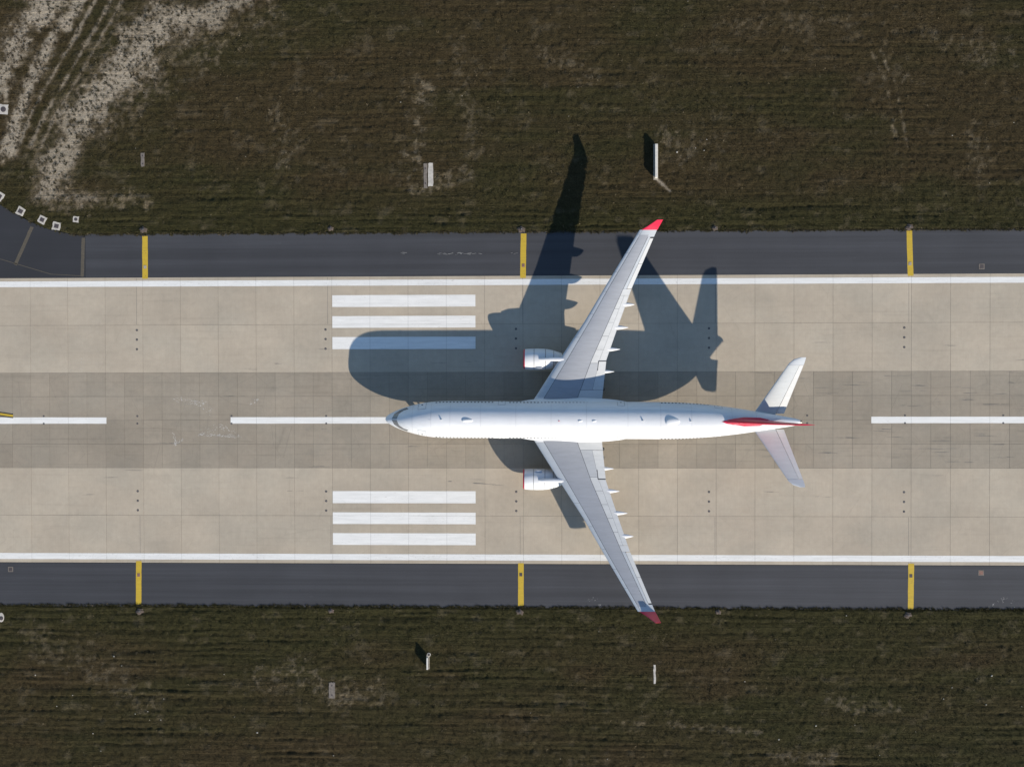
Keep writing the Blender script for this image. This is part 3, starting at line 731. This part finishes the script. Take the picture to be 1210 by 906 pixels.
def fpt(x, th, off=0.0):
    """point on the skin; th from the crown, positive to +y"""
    w, t, b = fdim(x); zc = (t + b) / 2; hz = (t - b) / 2
    return (x, (w + off) * math.sin(th), zc + (hz + off) * math.cos(th))
NS = 56
xs = [0, 0.02, 0.05, 0.12, 0.2, 0.35, 0.5, 0.7, 0.9] + list(np.arange(1.2, 10, 0.4)) + list(np.arange(10, 42, 2.0)) + list(np.arange(42, 62.5, 0.6)) + [62.5]
V = []; F = []
for x in xs:
    for i in range(NS): V.append(fpt(x, 2 * math.pi * i / NS))
for k in range(len(xs) - 1):
    for i in range(NS):
        j = (i + 1) % NS; F.append((k * NS + i, k * NS + j, (k + 1) * NS + j, (k + 1) * NS + i))
F.append(tuple(range(NS))); F.append(tuple(range((len(xs) - 1) * NS, len(xs) * NS)))
fus = fixn(mesh_obj('fuselage', V, F, 'white', jet, 50))
lathe('exhaust_outlet', [(62.48, 0.26), (62.75, 0.2), (62.76, 0.12)], 'hot_metal', fus, 16, 'x', (0, 0, 7.23))

def patch(name, x0, x1, t0, t1, mat, parent, off=0.012, nx=4, nt=4):
    V = []; 
    for i in range(nx + 1):
        for j in range(nt + 1): V.append(fpt(x0 + (x1 - x0) * i / nx, t0 + (t1 - t0) * j / nt, off))
    F = [(i * (nt + 1) + j, (i + 1) * (nt + 1) + j, (i + 1) * (nt + 1) + j + 1, i * (nt + 1) + j + 1) for i in range(nx) for j in range(nt)]
    return mesh_obj(name, V, F, mat, parent, 60)
def quadpatch(name, c, mat, parent, off=0.015, n=4):
    """c: four (x, theta) corners"""
    V = []
    for i in range(n + 1):
        for j in range(n + 1):
            s, t = i / n, j / n
            x = (1 - s) * ((1 - t) * c[0][0] + t * c[3][0]) + s * ((1 - t) * c[1][0] + t * c[2][0])
            th = (1 - s) * ((1 - t) * c[0][1] + t * c[3][1]) + s * ((1 - t) * c[1][1] + t * c[2][1])
            V.append(fpt(x, th, off))
    F = [(i * (n + 1) + j, (i + 1) * (n + 1) + j, (i + 1) * (n + 1) + j + 1, i * (n + 1) + j + 1) for i in range(n) for j in range(n)]
    return mesh_obj(name, V, F, mat, parent, 60)
# flight deck windows: two front panes and two side panes on each side
for s in (1, -1):
    quadpatch('cockpit_window', [(1.10, s * 0.06), (1.50, s * 0.72), (2.28, s * 0.60), (1.95, s * 0.05)], 'visor', fus)
    quadpatch('cockpit_window', [(1.55, s * 0.76), (2.35, s * 1.06), (3.05, s * 0.86), (2.33, s * 0.62)], 'visor', fus)
    quadpatch('cockpit_window', [(2.42, s * 1.08), (3.40, s * 1.20), (3.75, s * 0.92), (3.12, s * 0.87)], 'visor', fus)
# cabin windows
wm = None
zc = sum(fdim(20)[1:]) / 2
th_w = math.acos((5.58 - zc) / 2.82)
gaps = [(5.2, 6.6), (17.3, 18.6), (35.2, 36.9), (49.8, 51.2)]
wx = [x for x in np.arange(8.0, 49.6, 0.533) if not any(a - 0.3 < x < b + 0.3 for a, b in gaps)]
for s in (1, -1):
    base = None
    for x in wx:
        if 9.8 < x < 41.8 and base is not None:
            o = bpy.data.objects.new('cabin_window', base.data); C.objects.link(o); o.parent = fus; o.location = (x - bx, 0, 0)
        else:
            tw = th_w if x < 42 else math.acos(min(0.9, (5.58 - (fdim(x)[1] + fdim(x)[2]) / 2) / ((fdim(x)[1] - fdim(x)[2]) / 2)))
            o = patch('cabin_window', x - 0.13, x + 0.13, s * (tw - 0.062), s * (tw + 0.062), 'window', fus, 0.016, 2, 2)
            if 9.8 < x < 41.8: base = o; bx = x
# doors: outline seams
def door(x0, x1, z0, z1, s):
    r = None; w, t, b = fdim((x0 + x1) / 2); zc = (t + b) / 2; hz = (t - b) / 2
    ta = math.acos(min(0.98, (z1 - zc) / hz)); tb = math.acos(max(-0.9, (z0 - zc) / hz)); e = 0.05; et = e / hz
    d = patch('door', x0 + e, x1 - e, s * (ta + et), s * (tb - et), 'white', fus, 0.016, 3, 8)
    patch('door_seam', x0, x1, s * ta, s * (ta + et), 'seam', d, 0.014, 3, 1); patch('door_seam', x0, x0 + e, s * (ta + et), s * tb, 'seam', d, 0.014, 1, 8)
    patch('door_seam', x1 - e, x1, s * (ta + et), s * tb, 'seam', d, 0.014, 1, 8)
    patch('door_window', (x0 + x1) / 2 - 0.12, (x0 + x1) / 2 + 0.12, s * (ta + 0.35), s * (ta + 0.45), 'window', d, 0.022, 1, 2)
for s in (1, -1):
    door(5.25, 6.5, 4.25, 6.52, s); door(17.4, 18.5, 4.3, 6.3, s); door(35.4, 36.5, 4.3, 6.45, s); door(49.95, 51.1, 4.5, 6.55, s)

# skin joints round the barrel
M['skin_joint'] = simple('skin_joint', (0.40, 0.40, 0.41, 1), 0.5)
for x in (4.4, 7.3, 10.2, 14.8, 20.1, 25.4, 30.7, 36.9, 41.8, 46.4, 52.4, 56.0):
    patch('skin_joint', x, x + 0.035, -1.75, 1.75, 'skin_joint', fus, 0.006, 1, 40)
for t0 in (-0.62, 0.62): patch('skin_joint', 7.4, 47.0, t0, t0 + 0.011, 'skin_joint', fus, 0.006, 30, 1)
# blisters, blade aerials and beacons on the crown
def blister(x0, x1, hw, hh, y=0.0, mat='white', nm='antenna_fairing'):
    n = 14; m = 12; V = []; L = x1 - x0
    for i in range(n + 1):
        t = i / n; r = max(0.02, math.sqrt(max(0, 1 - (2 * t ** 0.8 - 1) ** 2)))
        x = x0 + L * t; zt = fdim(x)[1]
        for j in range(m + 1):
            a = math.pi * j / m; V.append((x, y + hw * r * math.cos(a), zt - 0.10 + (hh + 0.10) * r * math.sin(a)))
    F = [(i * (m + 1) + j, (i + 1) * (m + 1) + j, (i + 1) * (m + 1) + j + 1, i * (m + 1) + j + 1) for i in range(n) for j in range(m)]
    return fixn(mesh_obj(nm, V, F, mat, fus, 60))
blister(11.95, 13.8, 0.32, 0.19); blister(42.4, 44.75, 0.60, 0.25); blister(29.4, 30.2, 0.18, 0.10); blister(31.5, 32.3, 0.18, 0.10)
def blade(x, y, l, h, sweep=0.35, th=0.03):
    z = fdim(x)[1] - 0.03
    v = [(x, y - th, z), (x + l, y - th, z), (x + l, y + th, z), (x, y + th, z), (x + sweep, y - th * .5, z + h), (x + sweep + l * 0.55, y - th * .5, z + h), (x + sweep + l * 0.55, y + th * .5, z + h), (x + sweep, y + th * .5, z + h)]
    f = [(3, 2, 1, 0), (0, 1, 5, 4), (1, 2, 6, 5), (2, 3, 7, 6), (3, 0, 4, 7), (4, 5, 6, 7)]
    return mesh_obj('blade_aerial', v, f, 'white', fus)
blade(8.7, 0.1, 0.3, 0.30); blade(38.9, 0.1, 0.3, 0.30); blade(46.0, 0.05, 0.3, 0.24); blade(7.1, 0.0, 0.12, 0.12, 0.05)
lathe('beacon', [(7.44, 0.1), (7.52, 0.1), (7.60, 0.07), (7.62, 0.01)], 'red', fus, 12, 'z', (26.6, 0, 0))

# wing to body fairing
V = []; F = []; ts = list(np.linspace(0, 1, 25)); m = 20
for t in ts:
    x = 20.2 + 17.4 * t; r = math.sin(math.pi * t) ** 0.42 if 0 < t < 1 else 0.0
    for j in range(m + 1):
        a = math.pi * (j / m) ; y = -(2.4 + 1.02 * r) * math.cos(a); z = 4.1 - (1.6 + 0.75 * r) * math.sin(a) ** 0.75
        V.append((x, y, z))
n0 = m + 1
for t in ts:
    x = 20.2 + 17.4 * t; r = math.sin(math.pi * t) ** 0.42 if 0 < t < 1 else 0.0
    for s in (-1, 1): V.append((x, s * 2.45, 4.1 + 0.95 * r))
for k in range(len(ts) - 1):
    for j in range(m): F.append((k * n0 + j, (k + 1) * n0 + j, (k + 1) * n0 + j + 1, k * n0 + j + 1))
    b = len(ts) * n0
    F.append((k * n0, (k + 1) * n0, b + 2 * (k + 1), b + 2 * k)); F.append((k * n0 + m, (k + 1) * n0 + m, b + 2 * (k + 1) + 1, b + 2 * k + 1))
fixn(mesh_obj('wing_fairing', V, F, 'white', jet, 60))

# ---- lifting surfaces built panel by panel
def naca(f):
    f = max(0.0, min(1.0, f)); return 5 * (0.2969 * math.sqrt(f) - 0.126 * f - 0.3516 * f * f + 0.2843 * f**3 - 0.1036 * f**4)
def panel(name, st, mat, parent, m=6, dz=0.0, smooth=40):
    """st: list of (LE point, chord, thickness ratio, up vector, f0, f1, camber)"""
    V = []; F = []; n = 2 * (m + 1)
    for le, c, t, up, f0, f1, cam in st:
        le = Vector(le); up = Vector(up); top = []; bot = []
        for i in range(m + 1):
            u = i / m; u = u * u if f0 <= 0.001 else u
            f = f0 + (f1 - f0) * u; hh = max(naca(f) * t * c, 0.008); cm = cam * c * 4 * f * (1 - f)
            p = le + Vector((f * c, 0, 0)); top.append(p + up * (cm + hh + dz)); bot.append(p + up * (cm - hh))
        V += top + bot[::-1]
    for k in range(len(st) - 1):
        for i in range(n):
            j = (i + 1) % n; F.append((k * n + i, k * n + j, (k + 1) * n + j, (k + 1) * n + i))
    F.append(tuple(range(n))); F.append(tuple(range((len(st) - 1) * n, len(st) * n)))
    return fixn(mesh_obj(name, V, F, mat, parent, smooth))
WY = [2.2, 3.7, 9.2, 15.0, 19.85, 28.6]
WLE = [22.2, 23.15, 26.66, 30.45, 33.30, 38.55]
WTE = [33.15, 33.25, 33.80, 35.76, 37.45, 41.15]
WF = [23.55, 24.5, 27.80, 31.20, 33.90, 39.02]
WR = [29.15, 29.55, 31.55, 34.08, 36.20, 40.30]
WS = [31.2, 31.5, 32.75, 34.95, 36.72, 40.66]
WZ0, WZ1 = 3.50, 6.75
def ip(tab, y): return float(np.interp(y, WY, tab))
def wz(y): t = (y - 2.2) / 26.4; return WZ0 + (WZ1 - WZ0) * (0.80 * t + 0.20 * t * t)
def wst(y, A, B, s, ga=0.02, gb=0.02):
    le = ip(WLE, y); c = ip(WTE, y) - le; a = (A(y) - le) / c; b = (B(y) - le) / c
    a = 0.0 if a < 0.003 else a + ga / c; b = 1.0 if b > 0.997 else b - gb / c
    t = np.interp(y, [2.2, 9, 28.6], [0.115, 0.105, 0.105])
    return ((le, s * y, wz(y)), c, t, (0, -s * 0.115, 0.993), a, b, 0.012)
def wpanel(name, y0, y1, A, B, s, mat, parent, gap=0.02, n=None, m=6, ga=0.02, gb=0.02, dz=0.0):
    ys = sorted(set([y0 + gap, y1 - gap] + [w for w in WY if y0 + gap < w < y1 - gap] + list(np.linspace(y0 + gap, y1 - gap, n or max(2, int((y1 - y0) / 2))))))
    return panel(name, [wst(y, A, B, s, ga, gb) for y in ys], mat, parent, m, dz)
L = lambda tab: (lambda y: ip(tab, y))
mixl = lambda A, B, k: (lambda y: ip(A, y) * (1 - k) + ip(B, y) * k)
for s in (1, -1):
    wing = wpanel('wing', 2.2, 27.9, L(WF), L(WR), s, 'wing_grey', jet, 0.0, 14, 10, 0.05, 0.05)
    # dark core seen in the seams
    panel('wing_spar', [(lambda q: (q[0], q[1], q[2] * 0.90, q[3], 0.03, 0.86, q[6]))(wst(y, L(WLE), L(WTE), s)) for y in (2.2, 3.7, 5.5, 7.3, 9.2, 11.1, 13, 15, 17.4, 19.85, 22, 24, 26, 27.9)], 'seam_dark', wing, 12)
    cuts = [3.55, 9.15, 12.6, 16.1, 19.5, 22.4, 25.2, 27.95]
    for a, b in zip(cuts[:-1], cuts[1:]): wpanel('slat', a, b, L(WLE), L(WF), s, 'slat', wing, 0.015, m=8, gb=0.02)
    wpanel('wing_root_glove', 2.2, 3.55, L(WLE), L(WF), s, 'white', wing, 0.01, m=8)
    # trailing edge: root panel, spoilers, flaps, ailerons
    wpanel('root_panel', 2.2, 4.6, L(WR), L(WTE), s, 'wing_light', wing, 0.015)
    sp = [4.6, 8.7, 10.75, 12.8, 14.85, 16.9, 18.9]
    wpanel('spoiler', 4.6, 8.7, L(WR), L(WS), s, 'wing_mid', wing, 0.025)
    for a, b in zip(sp[1:-1], sp[2:]): wpanel('spoiler', a, b, L(WR), L(WS), s, 'wing_light', wing, 0.02)
    wpanel('flap', 4.6, 9.0, L(WS), L(WTE), s, 'wing_light', wing, 0.03, ga=0.01)
    wpanel('flap', 9.0, 18.9, L(WS), L(WTE), s, 'wing_light', wing, 0.03, n=8, ga=0.01)
    wpanel('trailing_panel', 18.9, 19.85, L(WR), L(WTE), s, 'wing_light', wing, 0.015)
    wpanel('shroud', 19.85, 27.6, L(WR), L(WS), s, 'slat', wing, 0.015)
    wpanel('aileron', 19.9, 23.6, L(WS), L(WTE), s, 'flap_white', wing, 0.02, ga=0.03); wpanel('aileron', 23.6, 27.4, L(WS), L(WTE), s, 'flap_white', wing, 0.02, ga=0.03)
    wpanel('wing_tip_cap', 27.6, 28.62, mixl(WF, WF, 0), L(WTE), s, 'slat', wing, 0.0, 4, 8, ga=0.02)
    wpanel('wing_tip_edge', 27.95, 28.62, L(WLE), L(WF), s, 'slat', wing, 0.0, 3, 8)
    # flap actuator notch
    kx = ip(WTE, 9.0); kz = wz(9.0)
    wpanel('flap_gap', 8.93, 9.07, lambda y: ip(WTE, y) - 1.2, L(WTE), s, 'dark', wing, 0.0, 2, 3, 0, 0, 0.02)
    wpanel('flap_gap', 7.55, 8.92, lambda y: ip(WTE, y) - 1.22, lambda y: ip(WTE, y) - 1.12, s, 'dark', wing, 0.0, 2, 1, 0, 0, 0.012)
    # winglet: blends up and outwards
    wl = []
    for t in np.linspace(0, 1, 6):
        y = 28.62 + 1.33 * t; z = wz(28.6) + 0.05 + 1.55 * (t ** 1.15); le = 38.75 + (41.05 - 38.75) * (t ** 0.9) ; te = 41.2 + 0.72 * t
        ang = math.radians(12 + 38 * min(1, t * 2)); wl.append(((le, s * y, z), te - le, 0.085, (0, -s * math.sin(ang), math.cos(ang)), 0.0, 1.0, 0.0))
    panel('winglet', wl, 'red', jet, 10)
    # canoe fairings under the flaps
    for y, tip in ((7.40, 35.0), (10.8, 35.86), (14.1, 37.06), (17.55, 37.96)):
        x0 = ip(WR, y) - 1.0; z = wz(y) - 0.28; V = []; n = 14; m = 12
        for i in range(n + 1):
            t = i / n; x = x0 + (tip - x0) * t; r = math.sin(math.pi * min(0.985, max(0.03, t ** 0.85))) ** 0.75
            for j in range(m): a = 2 * math.pi * j / m; V.append((x, s * y + 0.40 * r * math.cos(a), z + 0.10 * t + 0.52 * r * math.sin(a) * (0.6 if math.sin(a) > 0 else 1)))
        F = [(i * m + j, i * m + (j + 1) % m, (i + 1) * m + (j + 1) % m, (i + 1) * m + j) for i in range(n) for j in range(m)] + [tuple(range(m)), tuple(range(n * m, n * m + m))]
        fixn(mesh_obj('flap_track_fairing', V, F, 'white', wing, 50))
    # ---- engine
    ex, ey, ez = 21.15, s * 9.25, 2.32
    eng = lathe('engine', [(1.65, 1.58), (1.66, 1.635), (2.2, 1.645), (2.9, 1.63), (3.33, 1.60), (3.335, 1.5)], 'white', jet, 40, 'x', (ex, ey, ez))
    eng.name = 'engine'
    lathe('inlet_lip', [(0.32, 1.30), (0.12, 1.31), (0.02, 1.36), (0.0, 1.41), (0.04, 1.48), (0.12, 1.52), (0.20, 1.54)], 'red', eng, 40, 'x', (ex, ey, ez))
    lathe('inlet_cowl', [(0.40, 1.27), (0.22, 1.47), (0.22, 1.543), (0.5, 1.585), (1.0, 1.625), (1.59, 1.635), (1.595, 1.5)], 'white', eng, 40, 'x', (ex, ey, ez))
    lathe('thrust_reverser', [(3.40, 1.5), (3.405, 1.592), (4.0, 1.51), (4.6, 1.37), (4.61, 1.25)], 'white', eng, 40, 'x', (ex, ey, ez))
    lathe('nozzle', [(4.67, 1.25), (4.675, 1.345), (5.3, 1.14), (5.9, 0.92), (5.9, 0.84), (5.5, 0.8)], 'white', eng, 40, 'x', (ex, ey, ez))
    lathe('exhaust_plug', [(5.3, 0.7), (5.9, 0.5), (6.6, 0.12), (6.65, 0.02)], 'hot_metal', eng, 20, 'x', (ex, ey, ez))
    lathe('cowl_core', [(1.2, 1.3), (1.5, 1.55), (3.0, 1.56), (4.2, 1.38), (5.2, 1.05), (5.3, 0.7)], 'dark', eng, 32, 'x', (ex, ey, ez))
    lathe('spinner', [(0.55, 0.02), (0.7, 0.14), (1.0, 0.3), (1.2, 0.38)], 'dark', eng, 20, 'x', (ex, ey, ez))
    for i in range(26):
        a = 2 * math.pi * i / 26; d = 0.16
        p = lambda r, t, x: (ex + x, ey + r * math.cos(t), ez + r * math.sin(t))
        mesh_obj('fan_blade', [p(0.36, a, 1.0), p(1.28, a, 0.98), p(1.28, a + d, 1.16), p(0.36, a + d, 1.18)], [(0, 1, 2, 3)], 'metal', eng)
    # pylon
    prof = [(23.15, ez + 1.45, 0.10), (24.0, ez + 1.95, 0.24), (25.4, ez + 2.15, 0.30), (27.0, wz(9.25) + 0.30, 0.31), (28.6, wz(9.25) + 0.35, 0.28), (30.5, wz(9.25) - 0.25, 0.16), (31.6, wz(9.25) - 0.35, 0.05)]
    low = [ez + 1.25, ez + 1.25, ez + 1.2, ez + 0.9, ez + 0.7, wz(9.25) - 0.75, wz(9.25) - 0.42]
    V = []
    for (x, zt, w), zb in zip(prof, low): V += [(x, ey - w, zb), (x, ey - w, zt - 0.12), (x, ey - w * 0.5, zt), (x, ey + w * 0.5, zt), (x, ey + w, zt - 0.12), (x, ey + w, zb)]
    F = [(6 * i + j, 6 * i + (j + 1) % 6, 6 * i + 6 + (j + 1) % 6, 6 * i + 6 + j) for i in range(len(prof) - 1) for j in range(6)] + [tuple(range(6)), tuple(range(6 * len(prof) - 6, 6 * len(prof)))]
    fixn(mesh_obj('pylon', V, F, 'white', jet, 50))
    # strake on the inner cowl side
    a = math.radians(48); yy = ey - s * 1.62 * math.sin(a); zz = ez + 1.62 * math.cos(a)
    V = [(ex + 1.75, yy, zz), (ex + 2.9, yy, zz), (ex + 2.85, yy - s * 0.22, zz + 0.24), (ex + 2.2, yy - s * 0.2, zz + 0.22)]
    V += [(x, y + 0.03, z + 0.03) for x, y, z in V]
    fixn(mesh_obj('strake', V, [(0, 1, 2, 3), (4, 5, 6, 7), (0, 1, 5, 4), (1, 2, 6, 5), (2, 3, 7, 6), (3, 0, 4, 7)], 'white', eng))

    # ---- tailplane
    HY = [0.3, 1.5, 8.75, 9.30, 9.62]; HLE = [55.25, 56.0, 60.70, 61.35, 62.35]; HTE = [60.15, 60.42, 62.95, 63.10, 63.14]; HH = [58.75, 59.25, 62.38, 62.7, 62.9]
    hz = lambda y: 5.72 + 0.245 * y
    def hst(y, a, b):
        le = float(np.interp(y, HY, HLE)); te = float(np.interp(y, HY, HTE)); hn = float(np.interp(y, HY, HH)); c = te - le; hf = (hn - le) / c
        f = {'le': 0.0, 'h0': hf - 0.008, 'h1': hf + 0.008, 'te': 1.0}
        return ((le, s * y, hz(y)), c, 0.10, (0, -s * 0.22, 0.975), f[a], f[b], 0.0)
    stab = panel('tailplane', [hst(y, 'le', 'h0') for y in (0.3, 1.5, 3.5, 6, 8.45)], 'wing_light', jet, 8)
    stab.data.materials[0] = M['tail_grey'] if 'tail_grey' in M else M['wing_light']
    panel('elevator', [hst(y, 'h1', 'te') for y in (1.2, 3.5, 6, 8.42)], 'flap_white', stab, 4)
    panel('tailplane_tip', [hst(y, 'le', 'te') for y in (8.47, 8.75, 9.05, 9.3, 9.5, 9.62)], 'slat', stab, 8)

# ---- fin and rudder
FZ = [6.9, 8.2, 10.6, 15.9, 16.45]; FLE = [50.4, 52.2, 54.5, 59.5, 60.35]; FTE = [59.7, 60.15, 60.85, 62.62, 62.75]; FH = [56.9, 57.45, 58.6, 61.65, 62.0]
def fst(z, a, b):
    le, te, hn = (float(np.interp(z, FZ, t)) for t in (FLE, FTE, FH)); c = te - le; hf = (hn - le) / c
    f = {'le': 0.0, 'h0': hf - 0.004, 'h1': hf + 0.004, 'te': 1.0}
    return ((le, 0, z), c, float(np.interp(z, [6.9, 8.2, 16.4], [0.12, 0.095, 0.085])), (0, 1, 0), f[a], f[b], 0.0)
fin = panel('tail_fin', [fst(z, 'le', 'h0') for z in (6.9, 7.6, 8.2, 9.4, 10.6, 13, 15.3)], 'red', jet, 10)
panel('rudder', [fst(z, 'h1', 'te') for z in (7.75, 8.2, 10.6, 13, 15.3)], 'red', fin, 5)
panel('fin_tip', [fst(z, 'le', 'te') for z in (15.32, 15.9, 16.2, 16.45)], 'red', fin, 10)
# dorsal fillet
V = []
for x, zt, w in ((49.9, 7.44, 0.02), (51.2, 7.65, 0.28), (52.6, 8.0, 0.5), (54.2, 7.9, 0.68), (56.5, 7.8, 0.62), (58.6, 7.4, 0.35)):
    V += [(x, -w, fdim(x)[1] - 0.12), (x, -w * 0.45, zt - 0.08), (x, 0, zt), (x, w * 0.45, zt - 0.08), (x, w, fdim(x)[1] - 0.12)]
fixn(mesh_obj('dorsal_fillet', V, [(5 * i + j, 5 * i + j + 1, 5 * i + 6 + j, 5 * i + 5 + j) for i in range(5) for j in range(4)], 'red', fin, 60))

# ---- landing gear
def wheel(parent, x, y, r, w):
    t = lathe('wheel', [(-w / 2, r * 0.62), (-w / 2, r * 0.86), (-w * 0.3, r * 0.98), (0, r), (w * 0.3, r * 0.98), (w / 2, r * 0.86), (w / 2, r * 0.62)], 'tyre', parent, 28, 'y', (x, y, r))
    lathe('rim', [(-w / 2 - 0.01, r * 0.2), (-w * 0.45, r * 0.6), (w * 0.45, r * 0.6), (w / 2 + 0.01, r * 0.2)], 'metal', t, 20, 'y', (x, y, r))
ng = lathe('nose_gear', [(0.5, 0.12), (2.5, 0.14)], 'white', jet, 14, 'z', (6.7, 0, 0))
for s in (1, -1): wheel(ng, 6.7, s * 0.36, 0.53, 0.36)
box('axle', 6.62, 6.78, -0.3, 0.3, 0.46, 0.60, 'metal', ng)
for s in (1, -1):
    box('gear_door', 5.4, 6.4, s * 0.55 - 0.02, s * 0.55 + 0.02, 1.2, 2.2, 'white', ng)
    g = lathe('main_gear', [(0.75, 0.2), (2.0, 0.2), (2.02, 0.26), (4.0, 0.28)], 'white', jet, 16, 'z', (32.05, s * 5.34, 0))
    box('bogie_beam', 30.95, 33.15, s * 5.34 - 0.12, s * 5.34 + 0.12, 0.6, 0.86, 'metal', g, 0.03)
    for dx in (-0.99, 0.99):
        box('axle', 32.05 + dx - 0.08, 32.05 + dx + 0.08, s * 5.34 - 0.6, s * 5.34 + 0.6, 0.62, 0.78, 'metal', g)
        for dy in (-0.7, 0.7): wheel(g, 32.05 + dx, s * 5.34 + dy, 0.69, 0.5)
    box('gear_door', 31.0, 33.0, s * 6.05 - 0.03, s * 6.05 + 0.03, 1.6, 3.7, 'white', g)
